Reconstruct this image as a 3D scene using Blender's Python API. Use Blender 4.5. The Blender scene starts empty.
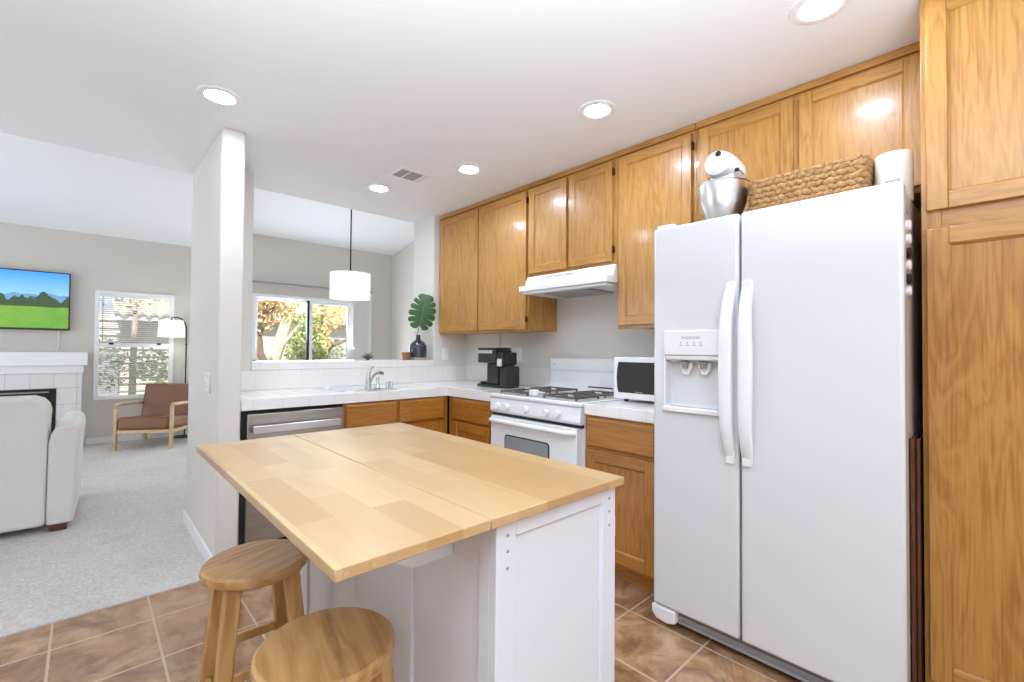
import bpy, bmesh, math, random
from mathutils import Vector, Matrix, Euler
random.seed(7)
SC = bpy.context.scene
COL = SC.collection
R = math.radians
YW = -.11      # kitchen face of the sink wall

def lin(r, g, b):
    f = lambda c: c / 12.92 if c <= .04045 else ((c + .055) / 1.055) ** 2.4
    return (f(r / 255), f(g / 255), f(b / 255), 1)

# ------------------------------------------------------------------ camera
cd = bpy.data.cameras.new('camera'); cam = bpy.data.objects.new('camera', cd); COL.objects.link(cam)
YAW, PITCH, ROLL, FPX = -.7477, .018, .0077, 460.0
fw = Vector((-math.sin(YAW), math.cos(YAW), 0)); rt = Vector((math.cos(YAW), math.sin(YAW), 0)); up = Vector((0, 0, 1))
f2 = fw * math.cos(PITCH) + up * math.sin(PITCH); u2 = up * math.cos(PITCH) - fw * math.sin(PITCH)
r3 = rt * math.cos(ROLL) + u2 * math.sin(ROLL); u3 = u2 * math.cos(ROLL) - rt * math.sin(ROLL)
cm = Matrix((r3, u3, -f2)).transposed().to_4x4(); cm.translation = Vector((-2.6902, -3.6577, 1.2187))
cam.matrix_world = cm
cd.sensor_fit = 'HORIZONTAL'; cd.sensor_width = 36; cd.lens = FPX / 1024 * 36; cd.clip_start = .02; cd.clip_end = 200
SC.camera = cam

# ------------------------------------------------------------------ world, sun, daylight, added fill lights, exposure
w = bpy.data.worlds.new('world'); SC.world = w; w.use_nodes = True
bg = w.node_tree.nodes['Background']
bg.inputs['Color'].default_value = (.84, .95, 1.08, 1); bg.inputs['Strength'].default_value = .85
sd = bpy.data.lights.new('sun', 'SUN'); sd.energy = 7.5; sd.angle = R(2); sd.color = (1, .95, .86)
so = bpy.data.objects.new('sun', sd); COL.objects.link(so)
so.rotation_euler = (R(38), 0, R(-22)); so.location = (0, -5, 8)
def area(name, loc, target, sx, sy, power, color):
    d = bpy.data.lights.new(name, 'AREA'); d.shape = 'RECTANGLE'; d.size = sx; d.size_y = sy; d.energy = power; d.color = color
    o = bpy.data.objects.new(name, d); COL.objects.link(o); o.location = loc
    o.rotation_euler = (Vector(target) - Vector(loc)).to_track_quat('-Z', 'Y').to_euler()
    return o
area('fill_rear', (-2.6, -6.4, 1.0), (-2.3, -3.4, 2.5), 4.6, 1.9, 6, (.82, .95, 1.1))  # added fill light behind the camera; the rear is open, without a door
area('fill_left', (-5.85, 1.8, 1.2), (-2.5, 1.8, 1.1), 3.2, 2.2, 46, (.84, .95, 1.08))  # added fill light at the unseen left opening, brightens the living room
area('daylight_sliding_door', (-.05, 4.0, 1.1), (-.4, 0, 2.2), 1.5, 1.9, 44, (.86, .95, 1.06))
area('fill_ceiling', (-2.85, -3.9, 1.55), (-2.84, -3.89, 2.435), 2.0, 1.6, 104, (.80, .95, 1.11))  # added upward lamp behind the camera, brightens the ceiling
SC.view_settings.view_transform = 'Standard'; SC.view_settings.look = 'None'
SC.view_settings.gamma = 1; SC.view_settings.use_curve_mapping = False
SC.view_settings.exposure = .29
SC.cycles.use_denoising = True
SC.cycles.max_bounces = 10; SC.cycles.diffuse_bounces = 6; SC.cycles.sample_clamp_indirect = 6
SC.cycles.caustics_reflective = False; SC.cycles.caustics_refractive = False

# ------------------------------------------------------------------ materials
def newmat(name):
    m = bpy.data.materials.new(name); m.use_nodes = True
    nt = m.node_tree; b = nt.nodes['Principled BSDF']
    return m, nt, b
def node(nt, t, **kw):
    n = nt.nodes.new(t)
    for k, v in kw.items():
        if k.startswith('i_'):
            key = k[2:]; key = int(key) if key.isdigit() else key.replace('_', ' ')
            n.inputs[key].default_value = v
        else: setattr(n, k, v)
    return n
def math_(nt, op, a, b=None):
    n = nt.nodes.new('ShaderNodeMath'); n.operation = op
    for i, v in enumerate((a, b)):
        if v is None: continue
        if isinstance(v, (int, float)): n.inputs[i].default_value = v
        else: nt.links.new(v, n.inputs[i])
    return n.outputs[0]
def coords(nt, scale=(1, 1, 1), rnd=True, loc=(0, 0, 0)):
    tc = nt.nodes.new('ShaderNodeTexCoord')
    out = tc.outputs['Object']
    if rnd:
        oi = nt.nodes.new('ShaderNodeObjectInfo')
        a = node(nt, 'ShaderNodeVectorMath', operation='MULTIPLY_ADD'); a.inputs[1].default_value = (1, 1, 1)
        c = nt.nodes.new('ShaderNodeCombineXYZ'); v = math_(nt, 'MULTIPLY', oi.outputs['Random'], 13.0)
        for i in range(3): nt.links.new(v, c.inputs[i])
        nt.links.new(out, a.inputs[0]); nt.links.new(c.outputs[0], a.inputs[2]); out = a.outputs[0]
    mp = nt.nodes.new('ShaderNodeMapping'); mp.inputs['Scale'].default_value = scale; mp.inputs['Location'].default_value = loc
    nt.links.new(out, mp.inputs[0]); return mp.outputs[0]
def noise(nt, vec, scale=1, detail=4, rough=.5, dist=0):
    n = node(nt, 'ShaderNodeTexNoise', i_Scale=scale, i_Detail=detail, i_Roughness=rough, i_Distortion=dist)
    if vec is not None: nt.links.new(vec, n.inputs['Vector'])
    return n.outputs['Fac']
def ramp(nt, fac, stops):
    n = nt.nodes.new('ShaderNodeValToRGB'); e = n.color_ramp.elements
    while len(e) < len(stops): e.new(.5)
    for k, (p, c) in enumerate(stops): e[k].position = p; e[k].color = c
    nt.links.new(fac, n.inputs[0]); return n.outputs[0]
def mixc(nt, fac, a, b, mode='MIX'):
    n = nt.nodes.new('ShaderNodeMix'); n.data_type = 'RGBA'; n.blend_type = mode
    if isinstance(fac, (int, float)): n.inputs[0].default_value = fac
    else: nt.links.new(fac, n.inputs[0])
    for i, v in ((6, a), (7, b)):
        if isinstance(v, tuple): n.inputs[i].default_value = v
        else: nt.links.new(v, n.inputs[i])
    return n.outputs[2]
def bump(nt, b, h, strength=.2, dist=.01):
    n = node(nt, 'ShaderNodeBump', i_Strength=strength, i_Distance=dist)
    nt.links.new(h, n.inputs['Height']); nt.links.new(n.outputs[0], b.inputs['Normal'])
def plain(name, c, rough=.5, metal=0, bscale=0, bstr=.1, coat=0, var=.04, spec=.5, bdist=.004):
    m, nt, b = newmat(name)
    b.inputs['Roughness'].default_value = rough; b.inputs['Metallic'].default_value = metal
    b.inputs['Coat Weight'].default_value = coat; b.inputs['Specular IOR Level'].default_value = spec
    n = noise(nt, coords(nt), 3, 3)
    d = tuple(x * (1 - var) for x in c[:3]) + (1,)
    nt.links.new(mixc(nt, n, d, c), b.inputs['Base Color'])
    if bscale: bump(nt, b, noise(nt, coords(nt), bscale, 4), bstr, bdist)
    return m
def wood(name, grain, dark, mid, light, rough=.35, coat=.3, fine=130, band=10, bmp=.06):
    """grain: axis index the fibres run along"""
    m, nt, b = newmat(name)
    s1 = [fine] * 3; s1[grain] = fine * .035
    s2 = [band] * 3; s2[grain] = band * .13
    n1 = noise(nt, coords(nt, tuple(s1)), 1, 3, .6)
    n2 = noise(nt, coords(nt, tuple(s2)), 1, 3, .55, .6)
    # cathedral figure: contour lines of a stretched noise
    cont = math_(nt, 'FRACT', math_(nt, 'MULTIPLY', n2, 9.0))
    tri = math_(nt, 'ABSOLUTE', math_(nt, 'SUBTRACT', cont, .5))
    f = math_(nt, 'ADD', math_(nt, 'MULTIPLY', n1, .62), math_(nt, 'MULTIPLY', tri, .40))
    f = math_(nt, 'ADD', f, math_(nt, 'MULTIPLY', math_(nt, 'SUBTRACT', noise(nt, coords(nt, (1.6, 1.6, 1.6)), 1, 2), .5), .35))
    nt.links.new(ramp(nt, f, [(.18, dark), (.42, mid), (.72, light)]), b.inputs['Base Color'])
    b.inputs['Roughness'].default_value = rough; b.inputs['Coat Weight'].default_value = coat; b.inputs['Coat Roughness'].default_value = .12
    bump(nt, b, n1, bmp, .003)
    return m
def tile(name, size, off, grout_w, tile_c, grout_c, rough=.2, var=.05, mottled=None, bmp=.5, coat=0, wav=0):
    """square tiles in object space; on a face the axis along its normal draws no joint"""
    m, nt, b = newmat(name)
    tc = nt.nodes.new('ShaderNodeTexCoord'); geo = nt.nodes.new('ShaderNodeNewGeometry')
    sp = nt.nodes.new('ShaderNodeSeparateXYZ'); nt.links.new(tc.outputs['Object'], sp.inputs[0])
    sn = nt.nodes.new('ShaderNodeSeparateXYZ'); nt.links.new(geo.outputs['True Normal'], sn.inputs[0])
    line = None; cell = nt.nodes.new('ShaderNodeCombineXYZ')
    for i in range(3):
        q = math_(nt, 'DIVIDE', math_(nt, 'SUBTRACT', sp.outputs[i], off[i]), size[i])
        nt.links.new(math_(nt, 'FLOOR', q), cell.inputs[i])
        d = math_(nt, 'ABSOLUTE', math_(nt, 'SUBTRACT', math_(nt, 'FRACT', q), .5))
        l = math_(nt, 'GREATER_THAN', d, .5 - grout_w / size[i] / 2)
        l = math_(nt, 'MULTIPLY', l, math_(nt, 'LESS_THAN', math_(nt, 'ABSOLUTE', sn.outputs[i]), .5))
        line = l if line is None else math_(nt, 'MAXIMUM', line, l)
    wn = nt.nodes.new('ShaderNodeTexWhiteNoise'); wn.noise_dimensions = '3D'; nt.links.new(cell.outputs[0], wn.inputs['Vector'])
    d = tuple(x * (1 - var) for x in tile_c[:3]) + (1,)
    c = mixc(nt, wn.outputs['Value'], d, tile_c)
    if mottled:
        n = noise(nt, coords(nt, (1, 1, 1), False), 6, 8, .68, .9)
        c2 = ramp(nt, n, [(.36, mottled[0]), (.5, mottled[1]), (.64, mottled[2])])
        c = mixc(nt, .85, c, c2)
        c = mixc(nt, math_(nt, 'MULTIPLY', wn.outputs['Value'], .3), c, mottled[0])
    c = mixc(nt, line, c, grout_c)
    nt.links.new(c, b.inputs['Base Color'])
    r = math_(nt, 'ADD', math_(nt, 'MULTIPLY', line, .5), rough); nt.links.new(r, b.inputs['Roughness'])
    h = math_(nt, 'SUBTRACT', 1.0, line)
    if wav: h = math_(nt, 'ADD', h, math_(nt, 'MULTIPLY', noise(nt, coords(nt, (1, 1, 1), False), 9, 4, .6), wav))
    bump(nt, b, h, bmp, .004)
    b.inputs['Coat Weight'].default_value = coat
    return m
def glow(name, c, s):
    m, nt, b = newmat(name); b.inputs['Base Color'].default_value = c
    b.inputs['Emission Color'].default_value = c; b.inputs['Emission Strength'].default_value = s
    return m
def glassy(name, tint=(1, 1, 1, 1), gl=.07):
    m = bpy.data.materials.new(name); m.use_nodes = True; nt = m.node_tree; nt.nodes.clear()
    o = nt.nodes.new('ShaderNodeOutputMaterial'); mx = nt.nodes.new('ShaderNodeMixShader')
    t = node(nt, 'ShaderNodeBsdfTransparent'); t.inputs[0].default_value = tint
    g = node(nt, 'ShaderNodeBsdfGlossy'); g.inputs['Roughness'].default_value = .02
    mx.inputs[0].default_value = gl
    nt.links.new(t.outputs[0], mx.inputs[1]); nt.links.new(g.outputs[0], mx.inputs[2]); nt.links.new(mx.outputs[0], o.inputs[0])
    return m

OAK = (lin(152, 99, 40), lin(180, 129, 62), lin(194, 147, 78))
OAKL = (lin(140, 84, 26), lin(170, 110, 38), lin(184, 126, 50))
M = {}
M['oak_z'] = wood('oak_upright_grain', 2, *OAK)
M['oak_y'] = wood('oak_level_grain', 1, *OAK)
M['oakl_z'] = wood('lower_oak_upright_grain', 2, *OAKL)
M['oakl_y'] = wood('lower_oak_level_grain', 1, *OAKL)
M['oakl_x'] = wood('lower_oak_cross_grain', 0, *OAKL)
M['kick_oak'] = wood('toe_kick_oak', 1, *OAKL)  # toe kick boards, same tones as the other lower oak
M['stool'] = wood('stool_beech', 0, lin(150, 105, 55), lin(188, 145, 90), lin(205, 165, 110), .38, .25, 45, 5)
m = M['stool'].copy(); m.name = 'stool_beech_dark_streak'; nt = m.node_tree; b = nt.nodes['Principled BSDF']
src = b.inputs['Base Color'].links[0].from_socket
tc = nt.nodes.new('ShaderNodeTexCoord'); sp_ = nt.nodes.new('ShaderNodeSeparateXYZ'); nt.links.new(tc.outputs['Object'], sp_.inputs[0])
wob = math_(nt, 'MULTIPLY', math_(nt, 'SUBTRACT', noise(nt, coords(nt, (9, 30, 9), False), 1, 4, .6), .5), .05)
dd = math_(nt, 'ABSOLUTE', math_(nt, 'ADD', math_(nt, 'ADD', sp_.outputs[1], .012), wob))
msk = math_(nt, 'MULTIPLY', ramp(nt, math_(nt, 'MULTIPLY', dd, 60), [(0, (1, 1, 1, 1)), (.9, (0, 0, 0, 1))]), noise(nt, coords(nt, (14, 60, 14), False), 1, 3, .7))
nt.links.new(mixc(nt, msk, src, lin(112, 66, 34)), b.inputs['Base Color']); M['stool_streak'] = m
M['stool_leg'] = wood('stool_leg_beech', 2, lin(160, 115, 60), lin(196, 152, 92), lin(212, 172, 112), .38, .2, 45, 4)
M['ash'] = wood('pale_ash', 1, lin(180, 145, 105), lin(205, 172, 130), lin(220, 190, 150), .4, .1, 40, 3)
M['walnut'] = wood('dark_board_wood', 2, lin(60, 30, 18), lin(96, 52, 32), lin(122, 70, 44), .5, .05)
M['wall'] = plain('wall_paint', lin(224, 220, 213), .85, bscale=180, bstr=.12, var=.015)
M['wallfar'] = plain('living_wall_paint', lin(212, 206, 197), .85, bscale=180, bstr=.1, var=.015)
M['ceil'] = plain('ceiling_paint', lin(238, 240, 243), .85, bscale=120, bstr=.15, var=.01)
M['trimw'] = plain('white_trim_paint', lin(240, 240, 240), .4, var=.01)
M['cabw'] = plain('island_white_paint', lin(218, 221, 226), .35, var=.02, bscale=30, bstr=.03)
M['appl'] = plain('appliance_white_enamel', lin(238, 239, 242), .16, var=.01, coat=.3)
M['applp'] = plain('appliance_white_plastic', lin(236, 236, 237), .35, var=.01)
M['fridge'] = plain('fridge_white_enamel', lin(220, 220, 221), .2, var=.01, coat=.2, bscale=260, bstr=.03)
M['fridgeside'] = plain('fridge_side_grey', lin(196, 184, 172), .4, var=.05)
M['gap'] = plain('dark_gasket', lin(40, 38, 38), .7)
M['greyg'] = plain('grey_grille', lin(150, 148, 148), .5)
M['black'] = plain('black_plastic', lin(30, 29, 29), .35)
M['blackm'] = plain('black_metal', lin(28, 27, 26), .4, .3)
M['iron'] = plain('grate_iron', lin(96, 88, 84), .55, .2)
M['chrome'] = plain('chrome', lin(225, 225, 225), .12, 1, var=.02)
M['steel'] = plain('brushed_steel', lin(222, 220, 218), .32, 1, var=.05)
M['hinge'] = plain('aged_brass_hinge', lin(92, 70, 44), .4, .8)
m, nt, b = newmat('dishwasher_steel'); b.inputs['Metallic'].default_value = 1; b.inputs['Roughness'].default_value = .3
n1 = noise(nt, coords(nt, (2, 3, 300)), 1, 2)
nt.links.new(ramp(nt, n1, [(.3, lin(168, 160, 152)), (.7, lin(190, 184, 178))]), b.inputs['Base Color']); bump(nt, b, n1, .04, .002); M['dwsteel'] = m
M['countert'] = tile('counter_white_tile', (.155, .155, .5), (.03, -.737, .6), .003, lin(243, 241, 238), lin(222, 216, 208), .12, .02, bmp=.4)
M['backt'] = tile('backsplash_white_tile', (.155, .155, .4), (.03, -.03, .8), .003, lin(240, 237, 233), lin(222, 216, 208), .15, .02, bmp=.4)
M['floort'] = tile('kitchen_floor_tile', (.329, .35, 1), (-.80, -2.793, -.5), .009, lin(160, 118, 84), lin(188, 160, 130), .15, .12,
                   (lin(116, 82, 58), lin(164, 124, 90), lin(198, 162, 126)), .55, .6, .9)
M['firet'] = tile('fireplace_white_tile', (.19, 2, .19), (-2.925, 0, .733), .005, lin(226, 224, 222), lin(190, 186, 182), .25, .03)
# butcher block
def butcher(name):
    m, nt, b = newmat(name)
    tc = nt.nodes.new('ShaderNodeTexCoord'); mp = nt.nodes.new('ShaderNodeMapping'); mp.inputs['Rotation'].default_value = (0, 0, R(90))
    nt.links.new(tc.outputs['Object'], mp.inputs[0])
    br = node(nt, 'ShaderNodeTexBrick', i_Scale=1.0, i_Mortar_Size=.0, i_Bias=-.1, i_Brick_Width=.36, i_Row_Height=.073)
    br.inputs['Color1'].default_value = lin(180, 144, 96); br.inputs['Color2'].default_value = lin(206, 176, 130); br.offset = .37
    nt.links.new(mp.outputs[0], br.inputs['Vector'])
    n1 = noise(nt, coords(nt, (70, 4, 70), False), 1, 3, .6); n2 = noise(nt, coords(nt, (9, 2.5, 9), False), 1, 3, .6, .8)
    c = mixc(nt, math_(nt, 'MULTIPLY', n1, .4), br.outputs['Color'], lin(176, 136, 90))
    c = mixc(nt, ramp(nt, n2, [(.5, (0, 0, 0, 1)), (.8, (.45, .45, .45, 1))]), c, lin(172, 134, 88))
    nt.links.new(c, b.inputs['Base Color']); b.inputs['Roughness'].default_value = .33; b.inputs['Coat Weight'].default_value = .15
    bump(nt, b, n1, .04, .002); return m
M['butcher'] = butcher('butcher_block')
# carpet
m, nt, b = newmat('carpet_pile'); b.inputs['Roughness'].default_value = .95; b.inputs['Specular IOR Level'].default_value = .1
n1 = noise(nt, coords(nt, (1, 1, 1), False), 75, 5, .75); n2 = noise(nt, coords(nt, (1, 1.3, 1), False), 2.4, 6, .7, .4)
c = mixc(nt, ramp(nt, n1, [(.3, (0, 0, 0, 1)), (.7, (1, 1, 1, 1))]), lin(200, 191, 184), lin(250, 245, 240)); c = mixc(nt, ramp(nt, n2, [(.5, (0, 0, 0, 1)), (.72, (.4, .4, .4, 1))]), c, lin(206, 188, 168))
nt.links.new(c, b.inputs['Base Color']); bump(nt, b, math_(nt, 'ADD', n1, math_(nt, 'MULTIPLY', n2, .8)), .8, .02); M['carpet'] = m
M['fabric'] = plain('sofa_white_linen', lin(226, 222, 217), .9, bscale=420, bstr=.3, var=.05, spec=.1)
M['leather'] = plain('brown_leather', lin(136, 90, 58), .42, bscale=130, bstr=.15, var=.3)
def translucent(name, c, fac, rough_c):
    m = bpy.data.materials.new(name); m.use_nodes = True; nt = m.node_tree; nt.nodes.clear()
    o = nt.nodes.new('ShaderNodeOutputMaterial'); mx = nt.nodes.new('ShaderNodeMixShader'); mx.inputs[0].default_value = fac
    d = nt.nodes.new('ShaderNodeBsdfDiffuse'); d.inputs[0].default_value = rough_c; t = nt.nodes.new('ShaderNodeBsdfTranslucent'); t.inputs[0].default_value = c
    nt.links.new(d.outputs[0], mx.inputs[1]); nt.links.new(t.outputs[0], mx.inputs[2]); nt.links.new(mx.outputs[0], o.inputs[0])
    return m
def shade_mat():
    m = translucent('lamp_shade_linen', lin(252, 249, 242), .55, lin(248, 246, 240)); nt = m.node_tree
    o = nt.nodes['Material Output']; src = o.inputs[0].links[0].from_socket
    e = nt.nodes.new('ShaderNodeEmission'); e.inputs[0].default_value = (1, .96, .88, 1); e.inputs[1].default_value = .14
    ad = nt.nodes.new('ShaderNodeAddShader'); nt.links.new(src, ad.inputs[0]); nt.links.new(e.outputs[0], ad.inputs[1]); nt.links.new(ad.outputs[0], o.inputs[0])
    return m
M['shade'] = shade_mat()
M['vane'] = translucent('blind_vinyl', lin(240, 240, 244), .5, lin(244, 244, 246))
M['bulb'] = glow('warm_bulb', (1, .97, .92, 1), 70)
M['lens'] = glow('light_lens', (.80, .94, 1.10, 1), 145)
M['glass'] = glassy('window_glass')
M['dglass'] = plain('dark_oven_glass', lin(46, 44, 40), .35, spec=.25)
M['ovglass'] = plain('grey_oven_glass', lin(150, 152, 158), .12, coat=.4)
M['straw'] = wood('seagrass', 0, lin(100, 68, 36), lin(160, 118, 72), lin(196, 156, 104), .8, 0, 60, 20, .3)
M['leaf'] = plain('monstera_green', lin(66, 108, 56), .4, var=.45)
M['leafrib'] = plain('leaf_rib_pale_green', lin(120, 150, 96), .5)
M['succ'] = plain('air_plant_grey_green', lin(82, 92, 92), .6, var=.3)
M['vase'] = plain('dark_blue_grey_glaze', lin(52, 58, 66), .22, var=.2, coat=.4)
M['vaseb'] = plain('bare_clay_foot', lin(190, 160, 130), .8)
M['cup'] = plain('copper_brown_glass', lin(150, 112, 84), .3, .3, var=.2)
M['roll'] = plain('cream_paper', lin(212, 200, 186), .8, var=.02)
M['bark'] = plain('tree_bark', lin(140, 118, 98), .9, bscale=22, bstr=.6, var=.4)
M['bark2'] = plain('pale_tree_bark', lin(214, 202, 184), .9, bscale=18, bstr=.5, var=.35)
def leafmat(name, a, b_, c_):
    m, nt, b = newmat(name); n = noise(nt, coords(nt, (1, 1, 1), False), 3.5, 3)
    wn = noise(nt, coords(nt, (1, 1, 1), False), 22, 1)
    c = ramp(nt, math_(nt, 'ADD', math_(nt, 'MULTIPLY', n, .5), math_(nt, 'MULTIPLY', wn, .5)), [(.36, a), (.5, b_), (.64, c_)])
    nt.links.new(c, b.inputs['Base Color']); b.inputs['Roughness'].default_value = .6
    return m
M['yellowleaf'] = leafmat('autumn_leaves', lin(214, 180, 108), lin(238, 214, 146), lin(244, 228, 184))
M['greenleaf'] = leafmat('green_leaves', lin(118, 142, 78), lin(166, 186, 112), lin(210, 216, 160))
M['paleleaf'] = leafmat('olive_leaves', lin(150, 160, 128), lin(192, 200, 168), lin(222, 226, 204))
M['stucco'] = plain('neighbour_stucco', lin(206, 200, 190), .9, bscale=60, bstr=.2)
M['stucco2'] = plain('grey_green_stucco', lin(176, 178, 172), .9, bscale=60, bstr=.2)
M['rooft'] = plain('clay_roof_tile', lin(202, 184, 164), .8, bscale=30, bstr=.3, var=.3)
M['ground'] = plain('garden_ground', lin(168, 166, 150), .95, bscale=20, bstr=.4, var=.3)
M['whitecord'] = plain('white_cord', lin(225, 225, 222), .5)

# ------------------------------------------------------------------ mesh helpers
ROOTM = {}
def rootm(o):
    while o is not None and o.parent is not None: o = o.parent
    return ROOTM.get(o.name, Matrix.Identity(4)) if o else Matrix.Identity(4)
def obj(name, bm, mats, parent=None, bev=0, seg=2, smooth=False, local=False, ang=35):
    if not isinstance(mats, (list, tuple)): mats = [mats]
    if parent is not None and not local: bm.transform(rootm(parent).inverted())
    bmesh.ops.recalc_face_normals(bm, faces=bm.faces)
    me = bpy.data.meshes.new(name); bm.to_mesh(me); bm.free()
    for x in mats: me.materials.append(M[x] if isinstance(x, str) else x)
    o = bpy.data.objects.new(name, me); COL.objects.link(o)
    if parent is not None: o.parent = parent
    if bev:
        md = o.modifiers.new('bevel', 'BEVEL'); md.width = bev; md.segments = seg; md.limit_method = 'ANGLE'; md.angle_limit = R(40)
        md.harden_normals = False
    if smooth or bev:
        for p in me.polygons: p.use_smooth = True
        try: me.set_sharp_from_angle(angle=R(ang))
        except Exception: pass
    return o
def tag(o, label, cat, group=None, kind=None):
    o['label'] = label; o['category'] = cat
    if group: o['group'] = group
    if kind: o['kind'] = kind
    return o
def thing(name, label, cat, loc=(0, 0, 0), rz=0, group=None):
    o = bpy.data.objects.new(name, None); COL.objects.link(o); o.location = loc; o.rotation_euler = (0, 0, rz)
    o.empty_display_size = .05
    ROOTM[o.name] = Matrix.Translation(Vector(loc)) @ Matrix.Rotation(rz, 4, 'Z')
    return tag(o, label, cat, group)
def struct(name, bm, mats, label, cat, **kw):
    o = obj(name, bm, mats, **kw); tag(o, label, cat, None, 'structure'); return o
def B(): return bmesh.new()
def box(bm, lo, hi, mi=0, T=None):
    lo, hi = [min(a, b) for a, b in zip(lo, hi)], [max(a, b) for a, b in zip(lo, hi)]
    vs = [bm.verts.new((x, y, z)) for x in (lo[0], hi[0]) for y in (lo[1], hi[1]) for z in (lo[2], hi[2])]
    for q in ((0, 1, 3, 2), (4, 6, 7, 5), (0, 4, 5, 1), (2, 3, 7, 6), (0, 2, 6, 4), (1, 5, 7, 3)):
        f = bm.faces.new([vs[k] for k in q]); f.material_index = mi
    if T is not None:
        for v in vs: v.co = T @ v.co
    return bm
def boxes(*bs):
    bm = B()
    for b in bs: box(bm, *b)
    return bm
def prism(bm, pts, a0, a1, axis=1, mi=0, T=None):
    """polygon pts (2-D in the other two axes, in order) extruded along axis"""
    def mk(p, a):
        c = [0, 0, 0]; o = [i for i in range(3) if i != axis]; c[o[0]], c[o[1]], c[axis] = p[0], p[1], a
        return bm.verts.new(c)
    A = [mk(p, a0) for p in pts]; Bv = [mk(p, a1) for p in pts]; n = len(pts)
    fs = [bm.faces.new(A), bm.faces.new(Bv[::-1])] + [bm.faces.new((A[i], A[(i + 1) % n], Bv[(i + 1) % n], Bv[i])) for i in range(n)]
    for f in fs: f.material_index = mi
    if T is not None:
        for v in A + Bv: v.co = T @ v.co
    return bm
def lathe(bm, prof, c=(0, 0, 0), n=32, axis=Vector((0, 0, 1)), mi=0, sx=1, sy=1):
    """prof: (radius, height) list; closed where radius is 0"""
    q = Vector((0, 0, 1)).rotation_difference(Vector(axis).normalized()).to_matrix().to_4x4(); q.translation = Vector(c)
    rings = []
    for r, h in prof:
        if r < 1e-6: rings.append([bm.verts.new(q @ Vector((0, 0, h)))])
        else: rings.append([bm.verts.new(q @ Vector((r * sx * math.cos(2 * math.pi * k / n), r * sy * math.sin(2 * math.pi * k / n), h))) for k in range(n)])
    for a, b in zip(rings, rings[1:]):
        for k in range(n):
            k2 = (k + 1) % n
            if len(a) == 1 and len(b) == 1: continue
            if len(a) == 1: f = bm.faces.new((a[0], b[k], b[k2]))
            elif len(b) == 1: f = bm.faces.new((a[k], a[k2], b[0]))
            else: f = bm.faces.new((a[k], a[k2], b[k2], b[k]))
            f.material_index = mi
    return bm
def cyl(bm, p0, p1, r0, r1=None, n=16, mi=0):
    p0, p1 = Vector(p0), Vector(p1); r1 = r0 if r1 is None else r1
    return lathe(bm, [(0, 0), (r0, 0), (r1, (p1 - p0).length), (0, (p1 - p0).length)], p0, n, p1 - p0, mi)
def tube(bm, pts, rad, n=10, mi=0, cap=True):
    pts = [Vector(p) for p in pts]; rad = rad if isinstance(rad, (list, tuple)) else [rad] * len(pts)
    t0 = (pts[1] - pts[0]).normalized(); nrm = t0.orthogonal().normalized(); rings = []
    for i, p in enumerate(pts):
        t = (pts[min(i + 1, len(pts) - 1)] - pts[max(i - 1, 0)]).normalized()
        nrm = (nrm - t * nrm.dot(t)).normalized(); bn = t.cross(nrm)
        rings.append([bm.verts.new(p + (nrm * math.cos(2 * math.pi * k / n) + bn * math.sin(2 * math.pi * k / n)) * rad[i]) for k in range(n)])
    for a, b in zip(rings, rings[1:]):
        for k in range(n):
            f = bm.faces.new((a[k], a[(k + 1) % n], b[(k + 1) % n], b[k])); f.material_index = mi
    if cap:
        bm.faces.new(rings[0][::-1]).material_index = mi; bm.faces.new(rings[-1]).material_index = mi
    return bm
def arc(p0, p1, p2, n=10):
    p0, p1, p2 = map(Vector, (p0, p1, p2))
    return [(1 - t) ** 2 * p0 + 2 * t * (1 - t) * p1 + t * t * p2 for t in (k / n for k in range(n + 1))]
def bar(bm, p0, p1, w, d, mi=0, w1=None, d1=None, xdir=None):
    """rectangular bar from p0 to p1, cross-section w x d"""
    p0, p1 = Vector(p0), Vector(p1); t = (p1 - p0).normalized()
    x = Vector(xdir) if xdir is not None else (Vector((0, 0, 1)) if abs(t.z) < .9 else Vector((1, 0, 0)))
    x = (x - t * x.dot(t)).normalized(); y = t.cross(x)
    w1 = w if w1 is None else w1; d1 = d if d1 is None else d1
    A = [bm.verts.new(p0 + x * a * w / 2 + y * b * d / 2) for a, b in ((-1, -1), (1, -1), (1, 1), (-1, 1))]
    Z = [bm.verts.new(p1 + x * a * w1 / 2 + y * b * d1 / 2) for a, b in ((-1, -1), (1, -1), (1, 1), (-1, 1))]
    for f in [A[::-1], Z] + [[A[i], A[(i + 1) % 4], Z[(i + 1) % 4], Z[i]] for i in range(4)]:
        bm.faces.new(f).material_index = mi
    return bm
def frame_T(o, u, v, n):
    T = Matrix((Vector(u), Vector(v), Vector(n))).transposed().to_4x4(); T.translation = Vector(o); return T
def framed(bm, T, w, h, t=.02, st=.052, rl=.052, rec=.009, ch=.008):
    """frame-and-panel front: origin lower-left, u across, v up, n out. slots: 0 stile grain, 1 rail grain"""
    box(bm, (0, 0, 0), (st, h, t), 0, T); box(bm, (w - st, 0, 0), (w, h, t), 0, T)
    box(bm, (st, 0, 0), (w - st, rl, t - .0006), 1, T); box(bm, (st, h - rl, 0), (w - st, h, t - .0006), 1, T)
    box(bm, (st, rl, .001), (w - st, h - rl, t - rec), 0, T)
    c = ch; z0, z1 = t - rec, t - .002
    for pts, a0, a1, ax in ((((st, z0), (st + c, z0), (st, z1)), rl, h - rl, 1), (((w - st, z0), (w - st, z1), (w - st - c, z0)), rl, h - rl, 1)):
        prism(bm, pts, a0, a1, 1, 0, T)
    for pts in (((rl, z0), (rl + c, z0), (rl, z1)), ((h - rl, z0), (h - rl, z1), (h - rl - c, z0))):
        prism(bm, pts, st, w - st, 0, 1, T)
    return bm

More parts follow.
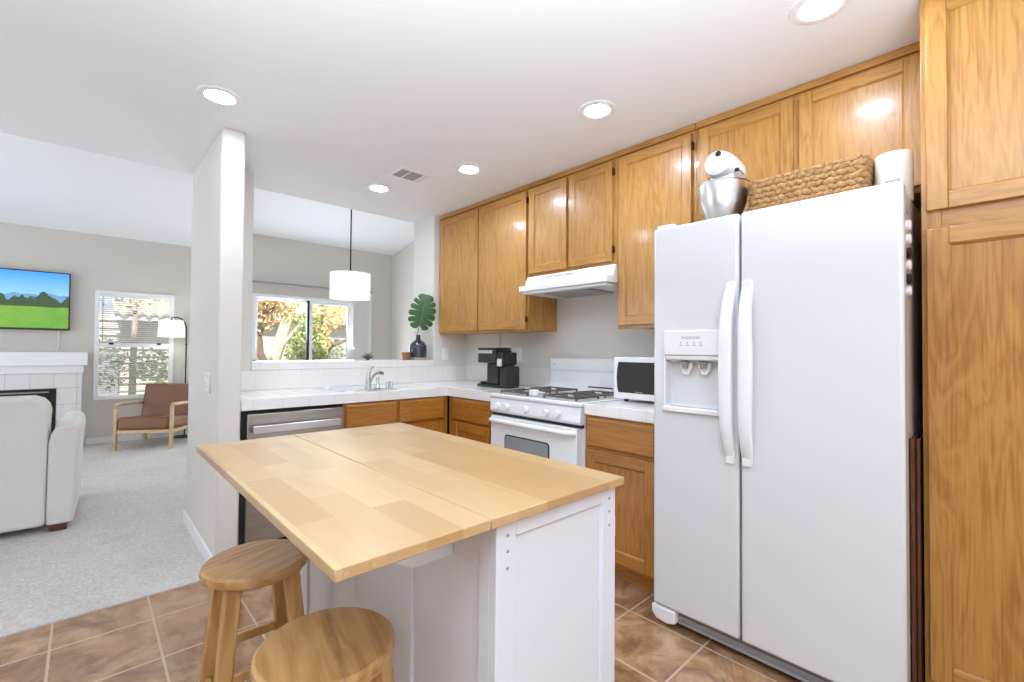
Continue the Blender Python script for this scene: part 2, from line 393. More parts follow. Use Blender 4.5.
# ------------------------------------------------------------------ the setting
ZC, YE = 2.435, .245
struct('floor', boxes(((-6, -6.5, -.1), (.0, -.8, 0)), ((-2.05, -.8, -.1), (0, YW, 0)), ((-2.165, -.8, -.1), (-2.05, YE, 0))), 'floort', 'brown slate-look ceramic tile kitchen floor', 'floor')
bm = boxes(((-6, -.8, -.1), (-2.165, 4.05, .008)), ((-2.165, .0, -.1), (1.43, 4.05, .008)))
struct('floor_carpet', bm, 'carpet', 'beige cut-pile carpet of the living room', 'carpet')
struct('ceiling', boxes(((-6, -6.5, ZC), (.12, YE, ZC + .12))), 'ceil', 'flat white kitchen ceiling with recessed lights', 'ceiling')
def slab(corners, zf, t=.12, sl=.2):
    """sloped ceiling slab over plan corners (x, y), rising toward the kitchen"""
    bm = B(); h = lambda y: zf + sl * (4.17 - y)
    lo_ = [bm.verts.new((x, y, h(y))) for x, y in corners]; hi_ = [bm.verts.new((x, y, h(y) + t)) for x, y in corners]; n_ = len(corners)
    bm.faces.new(lo_[::-1]); bm.faces.new(hi_)
    for i in range(n_): bm.faces.new((lo_[i], lo_[(i + 1) % n_], hi_[(i + 1) % n_], hi_[i]))
    return bm
YA, YZ, XA, XZ = YE - .14, 4.17, -2.02, -1.30     # the step between the two ceilings runs from (XA, YA) to (XZ, YZ)
struct('ceiling_living', slab(((-6.1, YA), (XA, YA), (XZ, YZ), (-6.1, YZ)), 2.585), 'ceil', 'sloped white ceiling over the living room', 'ceiling')
struct('ceiling_dining', slab(((XA, YA), (1.55, YA), (1.55, YZ), (XZ, YZ)), 2.905), 'ceil', 'sloped white ceiling over the dining area', 'ceiling')
struct('wall_between', slab(((XA - .05, YA), (XA, YA), (XZ, YZ), (XZ - .05, YZ)), 2.70, .21), 'ceil', 'white step between the two sloped ceilings', 'wall')
struct('wall_header', boxes(((-6, YE - .12, ZC + .12), (1.43, YE - .001, 3.9))), 'ceil', 'white wall above the kitchen ceiling edge', 'wall')
struct('wall_right', boxes(((0, -6.5, 0), (.12, YE, ZC))), 'wall', 'cream wall behind the range and cabinets', 'wall')
bm = boxes(((-2.045, YW, 0), (0, YE, 1.057)), ((-2.045, YW, 1.057), (-1.852, YE, ZC)), ((-.376, YW, 1.057), (0, YE, ZC)), ((.12, YE - .12, 0), (1.43, YE, ZC)))
struct('wall_sink', bm, 'wall', 'cream half wall with open pass-through above the sink', 'wall')
struct('wall_stub', boxes(((-2.157, -.725, 0), (-2.042, YE, ZC))), 'wall', 'cream wall end between kitchen and living room', 'wall', bev=.012, seg=3)
struct('wall_left', boxes(((-6.1, -6.5, 0), (-6, .2, 3.9)), ((-6.1, 3.4, 0), (-6, 4.05, 3.9)), ((-6.1, .2, 2.35), (-6, 3.4, 3.9))), 'wallfar', 'unseen left living room wall with a wide opening added to let light in', 'wall')  # out of view; the opening is added to light the carpet
struct('wall_dining', boxes(((1.43, YE, 0), (1.55, 4.05, 3.9))), 'wallfar', 'greige right wall of the dining area', 'wall')
W1 = (-2.612, -1.812, .545, 1.915); D1 = (-.868, .70, .0, 2.035)
bm = boxes(((-6.1, 4.05, 0), (W1[0], 4.17, 3.9)), ((W1[0], 4.05, 0), (W1[1], 4.17, W1[2])), ((W1[0], 4.05, W1[3]), (W1[1], 4.17, 3.9)),
           ((W1[1], 4.05, 0), (D1[0], 4.17, 3.9)), ((D1[0], 4.05, D1[3]), (D1[1], 4.17, 3.9)), ((D1[1], 4.05, 0), (1.55, 4.17, 3.9)))
struct('wall_far', bm, 'wallfar', 'greige far wall with window and sliding door', 'wall')
bm = boxes(((-2.66, 4.033, 0.008), (D1[0] - .05, 4.049, .085)), ((.75, 4.033, .008), (1.43, 4.049, .085)))
struct('baseboard_far', bm, 'trimw', 'white baseboard along the far wall', 'baseboard', bev=.004)
bm = boxes(((-2.172, -.741, 0), (-2.158, YE, .085)), ((-2.158, -.741, 0), (-2.045, -.726, .085)))
struct('baseboard_stub', bm, 'trimw', 'white baseboard around the wall end', 'baseboard', bev=.004)
struct('trim_1', boxes(((-1.852, YW - .014, 1.0575), (-.376, YE + .012, 1.117))), 'backt', 'white tiled ledge of the pass-through', 'ledge', bev=.005)
bm = boxes(((-2.044, YW - .0125, .9225), (-.013, YW - .0005, 1.057)), ((-.0125, -1.236, .9225), (-.0005, YW - .0006, 1.07)), ((-.0125, -2.53, .9225), (-.0005, -2.055, 1.07)))
struct('trim_2', bm, 'backt', 'white tile backsplash strip above the counters', 'backsplash')
struct('ground', boxes(((-14, 4.2, -.25), (14, 30, -.12))), 'ground', 'pale garden ground outside the windows', 'ground')

# window with blinds
x0, x1, z0, z1 = W1
wn = tag(obj('window_1', boxes(((x0, 4.03, z0), (x0 + .045, 4.13, z1)), ((x1 - .045, 4.03, z0), (x1, 4.13, z1)), ((x0 + .045, 4.03, z1 - .045), (x1 - .045, 4.13, z1)), ((x0 + .045, 4.03, z0), (x1 - .045, 4.13, z0 + .045))), 'trimw', bev=.004),
         'white single-hung living room window left of the armchair', 'window', None, 'structure')
zm = 1.235
obj('meeting_rail', boxes(((x0 + .046, 4.035, zm - .03), (x1 - .046, 4.10, zm + .022))), 'trimw', wn, bev=.003)
for xx in (x0 + .16, x1 - .16): obj('latch', boxes(((xx - .022, 4.02, zm + .005), (xx + .022, 4.0345, zm + .028))), 'blackm', wn, bev=.003)
obj('upper_pane', boxes(((x0 + .046, 4.112, zm + .023), (x1 - .046, 4.116, z1 - .046))), 'glass', wn)
obj('lower_pane', boxes(((x0 + .046, 4.092, z0 + .046), (x1 - .046, 4.096, zm - .031))), 'glass', wn)
bl = thing('window_blind', 'white horizontal slat blind hanging in the living room window', 'blind', (-2.212, 4.055, z0 + .05))
obj('head_rail', boxes(((x0 + .05, 4.04, z1 - .075), (x1 - .05, 4.075, z1 - .047))), 'trimw', bl)
bm = B()
zz = z1 - .095
while zz > z0 + .07:
    if not (zm - .045 < zz < zm + .035):
        bar(bm, (x0 + .055, 4.067, zz), (x1 - .055, 4.067, zz), .022, .0012, xdir=(0, math.cos(R(22)), -math.sin(R(22))))
    zz -= .027
obj('slats', bm, 'trimw', bl)
bm = B()
for xx in (x0 + .14, x1 - .14): tube(bm, ((xx, 4.067, z1 - .05), (xx, 4.067, z0 + .06)), .0011, 5)
obj('ladder_cord', bm, 'trimw', bl)
obj('wand', tube(B(), ((x0 + .075, 4.047, z1 - .07), (x0 + .078, 4.047, zm + .03)), .0035, 6), 'greyg', bl)

# sliding door
x0, x1, z0, z1 = D1
dr = tag(obj('door_1', boxes(((x0, 4.03, z0), (x0 + .05, 4.14, z1)), ((x1 - .05, 4.03, z0), (x1, 4.14, z1)), ((x0 + .05, 4.03, z1 - .05), (x1 - .05, 4.14, z1)), ((x0 + .05, 4.03, z0), (x1 - .05, 4.14, z0 + .04))), 'trimw', bev=.004),
         'white sliding glass patio door of the dining area', 'door', None, 'structure')
xm = -.03
bm = boxes(((x0 + .051, 4.095, .041), (x0 + .09, 4.125, 1.984)), ((xm - .03, 4.095, .041), (xm + .005, 4.125, 1.984)), ((x0 + .09, 4.095, 1.95), (xm - .03, 4.125, 1.984)), ((x0 + .09, 4.095, .041), (xm - .03, 4.125, .10)))
pa = obj('fixed_panel', bm, 'trimw', dr, bev=.003)
obj('pane', boxes(((x0 + .09, 4.108, .10), (xm - .03, 4.112, 1.95))), 'glass', pa)
bm = boxes(((xm, 4.045, .041), (xm + .05, 4.08, 1.984)), ((x1 - .105, 4.045, .041), (x1 - .051, 4.08, 1.984)), ((xm + .05, 4.045, 1.93), (x1 - .105, 4.08, 1.984)), ((xm + .05, 4.045, .041), (x1 - .105, 4.08, .12)))
pb = obj('sliding_panel', bm, 'trimw', dr, bev=.003)
obj('pane', boxes(((xm + .05, 4.06, .12), (x1 - .105, 4.064, 1.93))), 'glass', pb)
obj('weather_strip', boxes(((xm - .034, 4.05, .041), (xm - .0005, 4.09, 1.984))), 'black', pb)
obj('door_lock', boxes(((x0 + .01, 4.008, .985), (x0 + .075, 4.0295, 1.03))), 'black', dr, bev=.006)
vb = thing('vertical_blind', 'white vertical blind drawn to the right of the patio door', 'blind', (.82, 3.99, 1.03))
obj('head_rail', boxes(((x0 - .1, 3.955, 2.185), (1.0, 4.0, 2.215))), 'greyg', vb, bev=.004)
for xx in (x0, .92): obj('rail_bracket', boxes(((xx - .02, 4.0, 2.19), (xx + .02, 4.049, 2.21))), 'greyg', vb)
bm = B()
for k in range(9):
    xx = .70 + k * .034
    bar(bm, (xx, 3.975, .05), (xx, 3.975, 2.186), .085, .0015, xdir=(math.cos(R(20)), math.sin(R(20)), 0))
obj('vanes', bm, 'trimw', vb)

# ------------------------------------------------------------------ upper cabinets
XF = -.312
def x_door(root, y0, y1, z0, z1, mats, hinges=None, st=.052, name='door', x=XF, rec=.009):
    """door facing -x between y0 (greater, left in view) and y1"""
    T = frame_T((x - .0005, y0, z0), (0, -1, 0), (0, 0, 1), (-1, 0, 0))
    d = obj(name, framed(B(), T, y0 - y1, z1 - z0, .02, st, st, rec), mats, root, bev=.0025)
    if hinges:
        yy = y0 + .004 if hinges == 'left' else y1 - .004
        for zz in (z0 + .07, z1 - .07):
            bm = B(); cyl(bm, (x - .023, yy, zz - .024), (x - .023, yy, zz + .024), .0045, n=10)
            box(bm, (x - .004, yy - .006, zz - .02), (x - .02, yy + .006, zz + .02))
            obj('hinge', bm, 'hinge', d)
    return d
def carcass(root, y0, y1, z0, z1, mats=('oak_z', 'oak_y'), x=XF, open_bottom=False, crown=True):
    """side panels, back, floor, top and face frame; y0 > y1"""
    t = .018
    bm = boxes(((x + .02, y0 - t, z0 + .012), (-.003, y0, z1), 0), ((x + .02, y1, z0 + .012), (-.003, y1 + t, z1), 0),
               ((x + .02, y1 + t, z0 + .012), (-.003, y0 - t, z0 + .03), 1), ((x + .02, y1 + t, z1 - t), (-.003, y0 - t, z1), 1),
               ((-.012, y1 + t, z0 + .03), (-.003, y0 - t, z1 - t), 0))
    obj('carcass', bm, mats, root)
    s = .04
    bm = boxes(((x, y0 - s, z0), (x + .0195, y0, z1), 0), ((x, y1, z0), (x + .0195, y1 + s, z1), 0),
               ((x, y1 + s, z0), (x + .0195, y0 - s, z0 + .035), 1), ((x, y1 + s, z1 - .05), (x + .0195, y0 - s, z1), 1),
               ((x + .0008, (y0 + y1) / 2 - .022, z0 + .035), (x + .0190, (y0 + y1) / 2 + .022, z1 - .05), 0))
    obj('face_frame', bm, mats, root, bev=.0015)
    if crown:
        obj('crown_strip', boxes(((x - .017, y1 + .0005, z1 - .022), (x - .0005, y0 - .0005, z1 + .011), 1)), mats, root, bev=.002)
UO = ('oak_z', 'oak_y')
def upper(label, y0, y1, z0, doors, z1=2.421, crown=True):
    c = thing('wall_cabinet', label, 'cabinet', (-.16, (y0 + y1) / 2, z0), group='oak wall cabinets')
    carcass(c, y0, y1, z0, z1, crown=crown)
    for (a, b_, h) in doors: x_door(c, a, b_, z0 + .022, z1 - .035, UO, h)
    return c
upper('two-door oak wall cabinet in the corner above the coffee maker', -.124, -1.272, 1.347, ((-.135, -.687, None), (-.705, -1.256, 'right')))
upper('short two-door oak wall cabinet above the white range hood', -1.2735, -2.0385, 1.745, ((-1.285, -1.640, None), (-1.662, -2.010, 'right')))
upper('tall single-door oak wall cabinet above the microwave', -2.04, -2.5345, 1.347, ((-2.057, -2.512, 'right'),))
upper('wide two-door oak wall cabinet above the fridge', -2.536, -3.452, 1.845, ((-2.556, -2.995, None), (-3.02, -3.437, None)))
# pantry
P = thing('pantry_cabinet', 'tall two-door oak pantry cabinet right of the fridge', 'cabinet', (-.31, -3.85, 0))
px, y0, y1 = -.622, -3.4615, -4.25
bm = boxes(((px + .02, y0 - .018, 0.0), (-.004, y0, 2.43), 0), ((px + .02, y1, 0.0), (-.004, y1 + .018, 2.43), 0), ((px + .02, y1 + .018, 2.41), (-.004, y0 - .018, 2.43), 1),
           ((px + .02, y1 + .018, .09), (-.004, y0 - .018, .108), 1), ((-.014, y1 + .018, .108), (-.004, y0 - .018, 2.41), 0))
obj('carcass', bm, UO, P)
bm = boxes(((px, y0 - .05, .10), (px + .0195, y0, 2.43), 0), ((px, y1, .10), (px + .0195, y1 + .05, 2.43), 0), ((px, y1 + .05, 1.60), (px + .0195, y0 - .05, 1.72), 1),
           ((px, y1 + .05, .10), (px + .0195, y0 - .05, .17), 1), ((px, y1 + .05, 2.38), (px + .0195, y0 - .05, 2.43), 1))
obj('face_frame', bm, UO, P, bev=.0015)
obj('toe_kick', boxes(((px + .06, y1 + .02, 0), (px + .075, y0 - .02, .088))), 'kick_oak', P)
x_door(P, y0 - .014, -4.235, 1.69, 2.40, UO, None, .054, 'upper_door', px, .012)
x_door(P, y0 - .014, -4.235, .148, 1.628, UO, None, .054, 'lower_door', px, .012)

# ------------------------------------------------------------------ base cabinets
LX, LZ = ('oakl_z', 'oakl_y'), ('oakl_z', 'oakl_x')
def slab_front(bm, T, w, h, t=.019):
    c = .011
    pts = ((0, 0), (w, 0), (w, h), (0, h))
    box(bm, (0, 0, 0), (w, h, t * .55), 1, T)
    A = [bm.verts.new(T @ Vector((x, y, t * .55))) for x, y in pts]
    Z = [bm.verts.new(T @ Vector((x + (c if x == 0 else -c), y + (c if y == 0 else -c), t))) for x, y in pts]
    for i in range(4): bm.faces.new((A[i], A[(i + 1) % 4], Z[(i + 1) % 4], Z[i])).material_index = 1
    bm.faces.new(Z).material_index = 1
    return bm
def base_x(label, y0, y1, xf=-.632):
    c = thing('base_cabinet', label, 'cabinet', (-.32, (y0 + y1) / 2, 0), group='oak base cabinets')
    bm = boxes(((xf + .02, y0 - .018, .09), (-.02, y0, .858), 0), ((xf + .02, y1, .09), (-.02, y1 + .018, .858), 0), ((xf + .02, y1 + .018, .09), (-.02, y0 - .018, .108), 1), ((-.03, y1 + .018, .108), (-.02, y0 - .018, .858), 0))
    obj('carcass', bm, LX, c)
    obj('face_frame', boxes(((xf, y0 - .035, .09), (xf + .0195, y0, .858), 0), ((xf, y1, .09), (xf + .0195, y1 + .035, .858), 0), ((xf, y1 + .035, .825), (xf + .0195, y0 - .035, .858), 1),
                            ((xf, y1 + .035, .66), (xf + .0195, y0 - .035, .695), 1), ((xf, y1 + .035, .09), (xf + .0195, y0 - .035, .13), 1)), LX, c, bev=.0015)
    obj('toe_kick', boxes(((xf + .06, y1 + .01, 0), (xf + .075, y0 - .01, .089))), 'kick_oak', c)
    T = frame_T((xf - .0005, y0 - .012, .688), (0, -1, 0), (0, 0, 1), (-1, 0, 0))
    obj('drawer', slab_front(B(), T, y0 - y1 - .024, .160), LX, c, bev=.002)
    x_door(c, y0 - .012, y1 + .012, .115, .672, LX, None, .058, 'door', xf)
base_x('oak drawer-and-door base cabinet between the sink corner and the range', -.79, -1.246)
base_x('oak drawer-and-door base cabinet between the range and the fridge', -2.052, -2.50)
# sink base, faces -y
c = thing('base_cabinet', 'two-door oak sink base cabinet beside the dishwasher', 'cabinet', (-1.06, -.38, 0), group='oak base cabinets')
yf = -.717; xa, xb = -1.455, -.634
bm = boxes(((xa, yf + .02, .09), (xa + .018, -.02, .858), 0), ((xb - .018, yf + .02, .09), (xb, -.02, .858), 0), ((xa + .018, yf + .02, .09), (xb - .018, -.02, .108), 1))
obj('carcass', bm, LZ, c)
obj('face_frame', boxes(((xa, yf, .09), (xa + .035, yf + .0195, .858), 0), ((xb - .06, yf, .09), (xb, yf + .0195, .858), 0), ((-1.075, yf, .13), (-1.045, yf + .0195, .825), 0),
    ((xa + .035, yf, .825), (xb - .06, yf + .0195, .858), 1), ((xa + .035, yf, .09), (xb - .06, yf + .0195, .13), 1), ((xa + .035, yf, .66), (-1.075, yf + .0195, .695), 1), ((-1.045, yf, .66), (xb - .06, yf + .0195, .695), 1)), LZ, c, bev=.0015)
obj('toe_kick', boxes(((xa + .01, yf + .06, 0), (xb - .01, yf + .075, .089))), 'kick_oak', c)
for a, b_ in ((-1.437, -1.070), (-1.050, -.675)):
    T = frame_T((a, yf - .0005, .69), (1, 0, 0), (0, 0, 1), (0, -1, 0))
    obj('drawer_front', slab_front(B(), T, b_ - a, .158), LZ, c, bev=.002)
    T = frame_T((a, yf - .0005, .115), (1, 0, 0), (0, 0, 1), (0, -1, 0))
    obj('door', framed(B(), T, b_ - a, .557, .02, .058, .058), LZ, c, bev=.0025)
obj('corner_filler', boxes(((-.633, -.789, .09), (-.614, -.738, .858), 0), ((-.633, -.789, .0), (-.625, -.72, .089), 0)), LZ, c)
# countertops
ZT, ZB = .921, .8605
sx0, sx1, sy0, sy1 = -1.42, -.86, -.50, -.20
bm = boxes(((-2.043, -.737, ZB), (sx0, YW - .001, ZT)), ((sx1, -.737, ZB), (-.652, YW - .001, ZT)), ((sx0, -.737, ZB), (sx1, sy0, ZT)), ((sx0, sy1, ZB), (sx1, YW - .001, ZT)), ((-.652, -1.248, ZB), (-.001, YW - .001, ZT)))
tag(obj('countertop', bm, 'countert', bev=0), 'white tiled L-shaped countertop running along the sink wall to the range', 'countertop', 'white tile countertops')
bm = boxes(((-.652, -2.535, ZB), (-.001, -2.052, ZT)))
tag(obj('countertop', bm, 'countert', bev=.004), 'short white tiled countertop under the microwave between range and fridge', 'countertop', 'white tile countertops')
# sink
s = thing('kitchen_sink', 'white drop-in sink basin set in the tiled counter', 'sink', (-1.14, -.35, .75))
g = .002
bm = boxes(((sx0 + g, sy0 + g, .745), (sx1 - g, sy1 - g, .752)), ((sx0 + g, sy0 + g, .752), (sx0 + .012, sy1 - g, ZT + .001)), ((sx1 - .012, sy0 + g, .752), (sx1 - g, sy1 - g, ZT + .001)),
           ((sx0 + .012, sy0 + g, .752), (sx1 - .012, sy0 + .012, ZT + .001)), ((sx0 + .012, sy1 - .012, .752), (sx1 - .012, sy1 - g, ZT + .001)))
obj('basin', bm, 'appl', s)
obj('rim', boxes(((sx0 - .02, sy0 - .02, ZT + .0012), (sx0 + .012, sy1 + .02, ZT + .0045)), ((sx1 - .012, sy0 - .02, ZT + .0012), (sx1 + .02, sy1 + .02, ZT + .0045)),
                 ((sx0 + .012, sy0 - .02, ZT + .0012), (sx1 - .012, sy0 + .012, ZT + .0045)), ((sx0 + .012, sy1 - .012, ZT + .0012), (sx1 - .012, sy1 + .02, ZT + .0045))), 'appl', s, bev=.003)
# faucet: behind the sink, lever up, spout toward the right
fx, fy, fz = -1.20, -.60, ZT + .001
f = thing('faucet', 'chrome single-lever kitchen faucet by the sink', 'faucet', (fx, fy, fz))
obj('base_plate', lathe(B(), [(0, 0), (.03, 0), (.03, .006), (.024, .012), (0, .012)], (fx - .02, fy, fz), 28, sx=3.4, sy=1), 'chrome', f, smooth=True)
bm = lathe(B(), [(0, .012), (.023, .012), (.021, .03), (.019, .06), (.021, .075), (.018, .092), (0, .096)], (fx - .03, fy, fz), 20)
obj('body', bm, 'chrome', f, smooth=True)
bm = tube(B(), arc((fx - .03, fy, fz + .09), (fx - .03, fy - .0, fz + .145), (fx + .0, fy - .01, fz + .172), 8), [.017, .015, .013, .012, .011, .010, .009, .009, .008])
obj('lever', bm, 'chrome', f, smooth=True)
bm = tube(B(), arc((fx - .022, fy + .0, fz + .035), (fx + .02, fy + .03, fz + .14), (fx + .105, fy + .05, fz + .112), 12), [.011] * 9 + [.014] * 4)
obj('spout', bm, 'chrome', f, smooth=True)
sp = thing('side_sprayer', 'chrome side sprayer standing right of the faucet', 'sprayer', (fx + .042, fy, fz + .013))
obj('sprayer_body', lathe(B(), [(0, 0), (.018, 0), (.016, .015), (.011, .025), (.011, .06), (.013, .076), (.010, .086), (0, .088)], (fx + .042, fy, fz + .0125), 18), 'chrome', sp, smooth=True)
for k, (xx, hh, lab) in enumerate(((-1.083, .058, 'chrome air gap cap on the counter, left of a matching one'), (-1.053, .060, 'chrome dispenser cap on the counter, right of a matching one'))):
    tag(obj(('air_gap', 'soap_dispenser')[k], lathe(B(), [(0, 0), (.0125, 0), (.0125, hh - .006), (.011, hh), (0, hh + .001)], (xx, -.60, fz), 18), 'chrome', smooth=True), lab, 'fitting', 'chrome caps beside the faucet')

# dishwasher
d = thing('dishwasher', 'stainless steel dishwasher under the counter by the wall end', 'dishwasher', (-1.75, -.4, 0))
obj('tub', boxes(((-2.040, -.70, .02), (-1.457, -.14, .852))), 'gap', d)
obj('front_panel', boxes(((-2.014, -.742, .10), (-1.461, -.701, .838))), 'dwsteel', d, bev=.004)
bm = boxes(((-1.992, -.788, .729), (-1.497, -.774, .775)), ((-1.975, -.772, .748), (-1.955, -.7425, .762)), ((-1.534, -.772, .748), (-1.514, -.7425, .762)))
obj('handle', bm, 'steel', d, bev=.004)
obj('toe_panel', boxes(((-2.03, -.69, 0), (-1.465, -.685, .019)), ((-2.03, -.701, .021), (-1.465, -.6995, .09))), 'black', d)

# ------------------------------------------------------------------ range
yl, yr = -1.262, -2.036
r = thing('gas_range', 'white freestanding gas range under the hood', 'range', (-.35, (yl + yr) / 2, 0))
obj('body', boxes(((-.62, yr, .05), (-.03, yl, .895))), 'appl', r, bev=.003)
obj('leg', boxes(((-.6, yl - .06, 0), (-.56, yl - .02, .049))), 'black', r)
obj('leg', boxes(((-.6, yr + .02, 0), (-.56, yr + .06, .049))), 'black', r)
bm = boxes(((-.672, yr - .004, .8955), (-.085, yl + .004, .9225)))
obj('cooktop', bm, 'appl', r, bev=.009, seg=3)
bm = B(); prism(bm, ((-.621, .795), (-.655, .795), (-.668, .81), (-.662, .885), (-.655, .8945), (-.621, .8945)), yr, yl, 1)
cp = obj('control_panel', bm, 'appl', r, bev=.003)
for yy in (-1.346, -1.435, -1.611, -1.781, -1.872):
    bm = lathe(B(), [(0, 0), (.025, 0), (.025, .006), (.021, .009), (.020, .026), (0, .028)], (-.667, yy, .842), 24, (-1, 0, .08))
    box(bm, (-.699, yy - .003, .826), (-.694, yy + .003, .862))
    obj('knob', bm, 'applp', r, smooth=True)
obj('oven_gap', boxes(((-.645, yr + .006, .776), (-.6205, yl - .006, .795))), 'gap', r)
bm = boxes(((-.668, yr + .022, .235), (-.6205, yl - .01, .775)))
od = obj('oven_door', bm, 'appl', r, bev=.006, seg=3)
# window with rounded corners
def rrect(w, h, rad, n=6):
    pts = []
    for cx, cy, a in ((w / 2 - rad, h / 2 - rad, 0), (-w / 2 + rad, h / 2 - rad, 90), (-w / 2 + rad, -h / 2 + rad, 180), (w / 2 - rad, -h / 2 + rad, 270)):
        pts += [(cx + rad * math.cos(R(a + 90 * k / n)), cy + rad * math.sin(R(a + 90 * k / n))) for k in range(n + 1)]
    return pts
cy, cz = -1.612, .56
def rr(w, h, rad): return [(cy + a, cz + b_) for a, b_ in rrect(w, h, rad)]
obj('window_frame', prism(B(), rr(.395, .21, .025), -.6705, -.6682, 0), 'gap', od)
obj('window_pane', prism(B(), rr(.378, .194, .02), -.672, -.6707, 0), 'ovglass', od)
bm = B(); n_ = 12
tube(bm, [(-.672, yl - .03, .748), (-.700, yl - .05, .75)] + [(-.712, yl - .09 - k * (yl - yr - .18) / 8, .75) for k in range(9)] + [(-.700, yr + .05, .75), (-.672, yr + .03, .748)], .016, 12)
obj('handle', bm, 'applp', od, smooth=True)
obj('drawer', boxes(((-.664, yr + .022, .06), (-.6205, yl - .01, .225))), 'appl', r, bev=.006)
bm = B(); prism(bm, ((-.084, .90), (-.03, .90), (-.03, 1.160), (-.060, 1.160), (-.072, 1.15), (-.074, 1.075), (-.062, 1.06), (-.066, 1.03), (-.084, .93)), yr + .002, yl - .002, 1)
bgd = obj('backguard', bm, 'appl', r, bev=.006, seg=3)
obj('badge', lathe(B(), [(0, 0), (.005, 0), (.005, .002), (0, .002)], (-.0745, yl - .05, 1.11), 12, (-1, 0, 0)), 'greyg', bgd)
obj('vent_slot', boxes(((-.0850, -1.85, .955), (-.0838, -1.64, .963))), 'gap', bgd)
# burners and grates
for yy in (-1.45, -1.845):
    for xx in (-.515, -.235):
        bm = lathe(B(), [(0, 0), (.04, 0), (.04, .004), (.028, .006), (.028, .010), (0, .011)], (xx, yy, .9226), 24)
        obj('burner', bm, 'black', r, smooth=True)
for yy in (-1.45, -1.845):
    for xx in (-.515, -.235):
        bm = B(); h = .938; w_, l_ = .105, .125
        for a in (-1, 1):
            bar(bm, (xx - w_, yy + a * l_, h), (xx + w_, yy + a * l_, h), .010, .011); bar(bm, (xx + a * w_, yy - l_, h), (xx + a * w_, yy + l_, h), .010, .011)
            bar(bm, (xx + a * .035, yy, h), (xx + a * w_, yy, h), .010, .010); bar(bm, (xx, yy + a * .035, h), (xx, yy + a * l_, h), .010, .010)
            for b_ in (-1, 1): bar(bm, (xx + a * w_, yy + b_ * l_, h), (xx + a * w_, yy + b_ * l_, .9228), .010, .010)
        obj('grate', bm, 'iron', r)
bm = lathe(B(), [(0, 0), (.02, 0), (.030, .010), (.033, .036), (.029, .038), (.024, .02), (0, .010)], (-.615, -1.625, .9262), 28)
box(bm, (-.62, -1.715, .950), (-.605, -1.653, .958))
tag(obj('spoon_rest', bm, 'appl', smooth=True), 'small white spoon rest at the front of the cooktop', 'spoon rest')

# range hood
h = thing('range_hood', 'white under-cabinet range hood above the gas range', 'hood', (-.22, -1.656, 1.62))
yl2, yr2 = -1.2755, -2.0365
bm = B()
prism(bm, ((-.418, 1.629), (-.418, 1.668), (-.36, 1.676), (-.334, 1.7435), (-.02, 1.7435), (-.02, 1.629)), yr2, yl2, 1)
sh = obj('shell', bm, 'appl', h, bev=.003)
obj('underside', boxes(((-.40, yr2 + .02, 1.610), (-.03, yl2 - .02, 1.6285))), 'applp', h, bev=.004)
obj('filter', boxes(((-.34, -1.86, 1.600), (-.09, -1.45, 1.6095))), 'greyg', h, bev=.003)
for k in range(3):
    ya = -1.47 - k * .088
    bm = B()
    for j in range(6):
        zc_ = 1.722
        bar(bm, (-.3445, ya - j * .0125, 1.716), (-.3405, ya - j * .0125, 1.728), .008, .003, xdir=(0, 1, 0))
    obj('vent_slot', bm, 'greyg', h)

# ------------------------------------------------------------------ outlets, switch, cord
def plate(name, label, o, u, n, w_, h_, gangs, kind):
    T = frame_T(o, u, (0, 0, 1), n)
    t = thing(name, label, kind, o)
    obj('cover_plate', box(B(), (-w_ / 2, -h_ / 2, .0005), (w_ / 2, h_ / 2, .006), 0, T), 'trimw', t, bev=.002)
    for g_ in range(gangs):
        xx = (g_ - (gangs - 1) / 2) * .046
        obj('socket_face' if kind == 'outlet' else 'rocker', box(B(), (xx - .016, -.033, .0062), (xx + .016, .033, .009), 0, T), 'applp', t, bev=.002)
plate('wall_outlet', 'white single wall outlet between the pass-through and the corner cabinet', (-.246, YW, 1.172), (1, 0, 0), (0, -1, 0), .07, .115, 1, 'outlet')
plate('wall_outlet', 'white double wall outlet above the coffee maker reservoir', (0, -.825, 1.175), (0, -1, 0), (-1, 0, 0), .115, .115, 2, 'outlet')
plate('light_switch', 'white light switch on the living room side of the wall end', (-2.158, -.455, 1.01), (0, -1, 0), (-1, 0, 0), .16, .115, 3, 'switch')
tag(obj('power_cord', tube(B(), ((-.008, -.612, 1.358), (-.008, -.612, 1.2), (-.008, -.62, 1.072)), .003, 6), 'greyg'), 'thin grey cord running down the wall behind the coffee maker', 'cord')

# ------------------------------------------------------------------ coffee maker (front faces the pass-through)
k = thing('coffee_maker', 'black single-serve coffee maker with silver band on the corner counter', 'coffee maker', (-.30, -.90, ZT))
zb = ZT + .001
def cb(y0, y1, x0, x1, z0, z1): return ((x0, y1, z0), (x1, y0, z1))
obj('base', boxes(cb(-.76, -1.06, -.385, -.215, zb, zb + .022)), 'black', k, bev=.008, seg=3)
obj('drip_tray', lathe(B(), [(0, 0), (.062, 0), (.066, .006), (.066, .014), (0, .014)], (-.30, -.805, zb + .0225), 26), 'blackm', k, smooth=True)
obj('column', boxes(cb(-.865, -1.0, -.372, -.228, zb + .0225, zb + .189)), 'black', k, bev=.012, seg=3)
def stadium(y0, y1, r_, z0, z1):
    pts = [(-.30 + r_ * math.cos(R(a)), y0 + r_ * math.sin(R(a))) for a in range(0, 181, 15)] + [(-.30 - r_, y1), (-.30 + r_, y1)]
    return prism(B(), pts, z0, z1, 2)
obj('brew_head', stadium(-.795, -.985, .082, zb + .1895, zb + .262), 'black', k, bev=.005)
obj('silver_band', stadium(-.795, -.945, .0865, zb + .2625, zb + .288), 'steel', k, bev=.003)
obj('head_rear', boxes(((-.382, -.985, zb + .2625), (-.218, -.9455, zb + .288))), 'black', k)
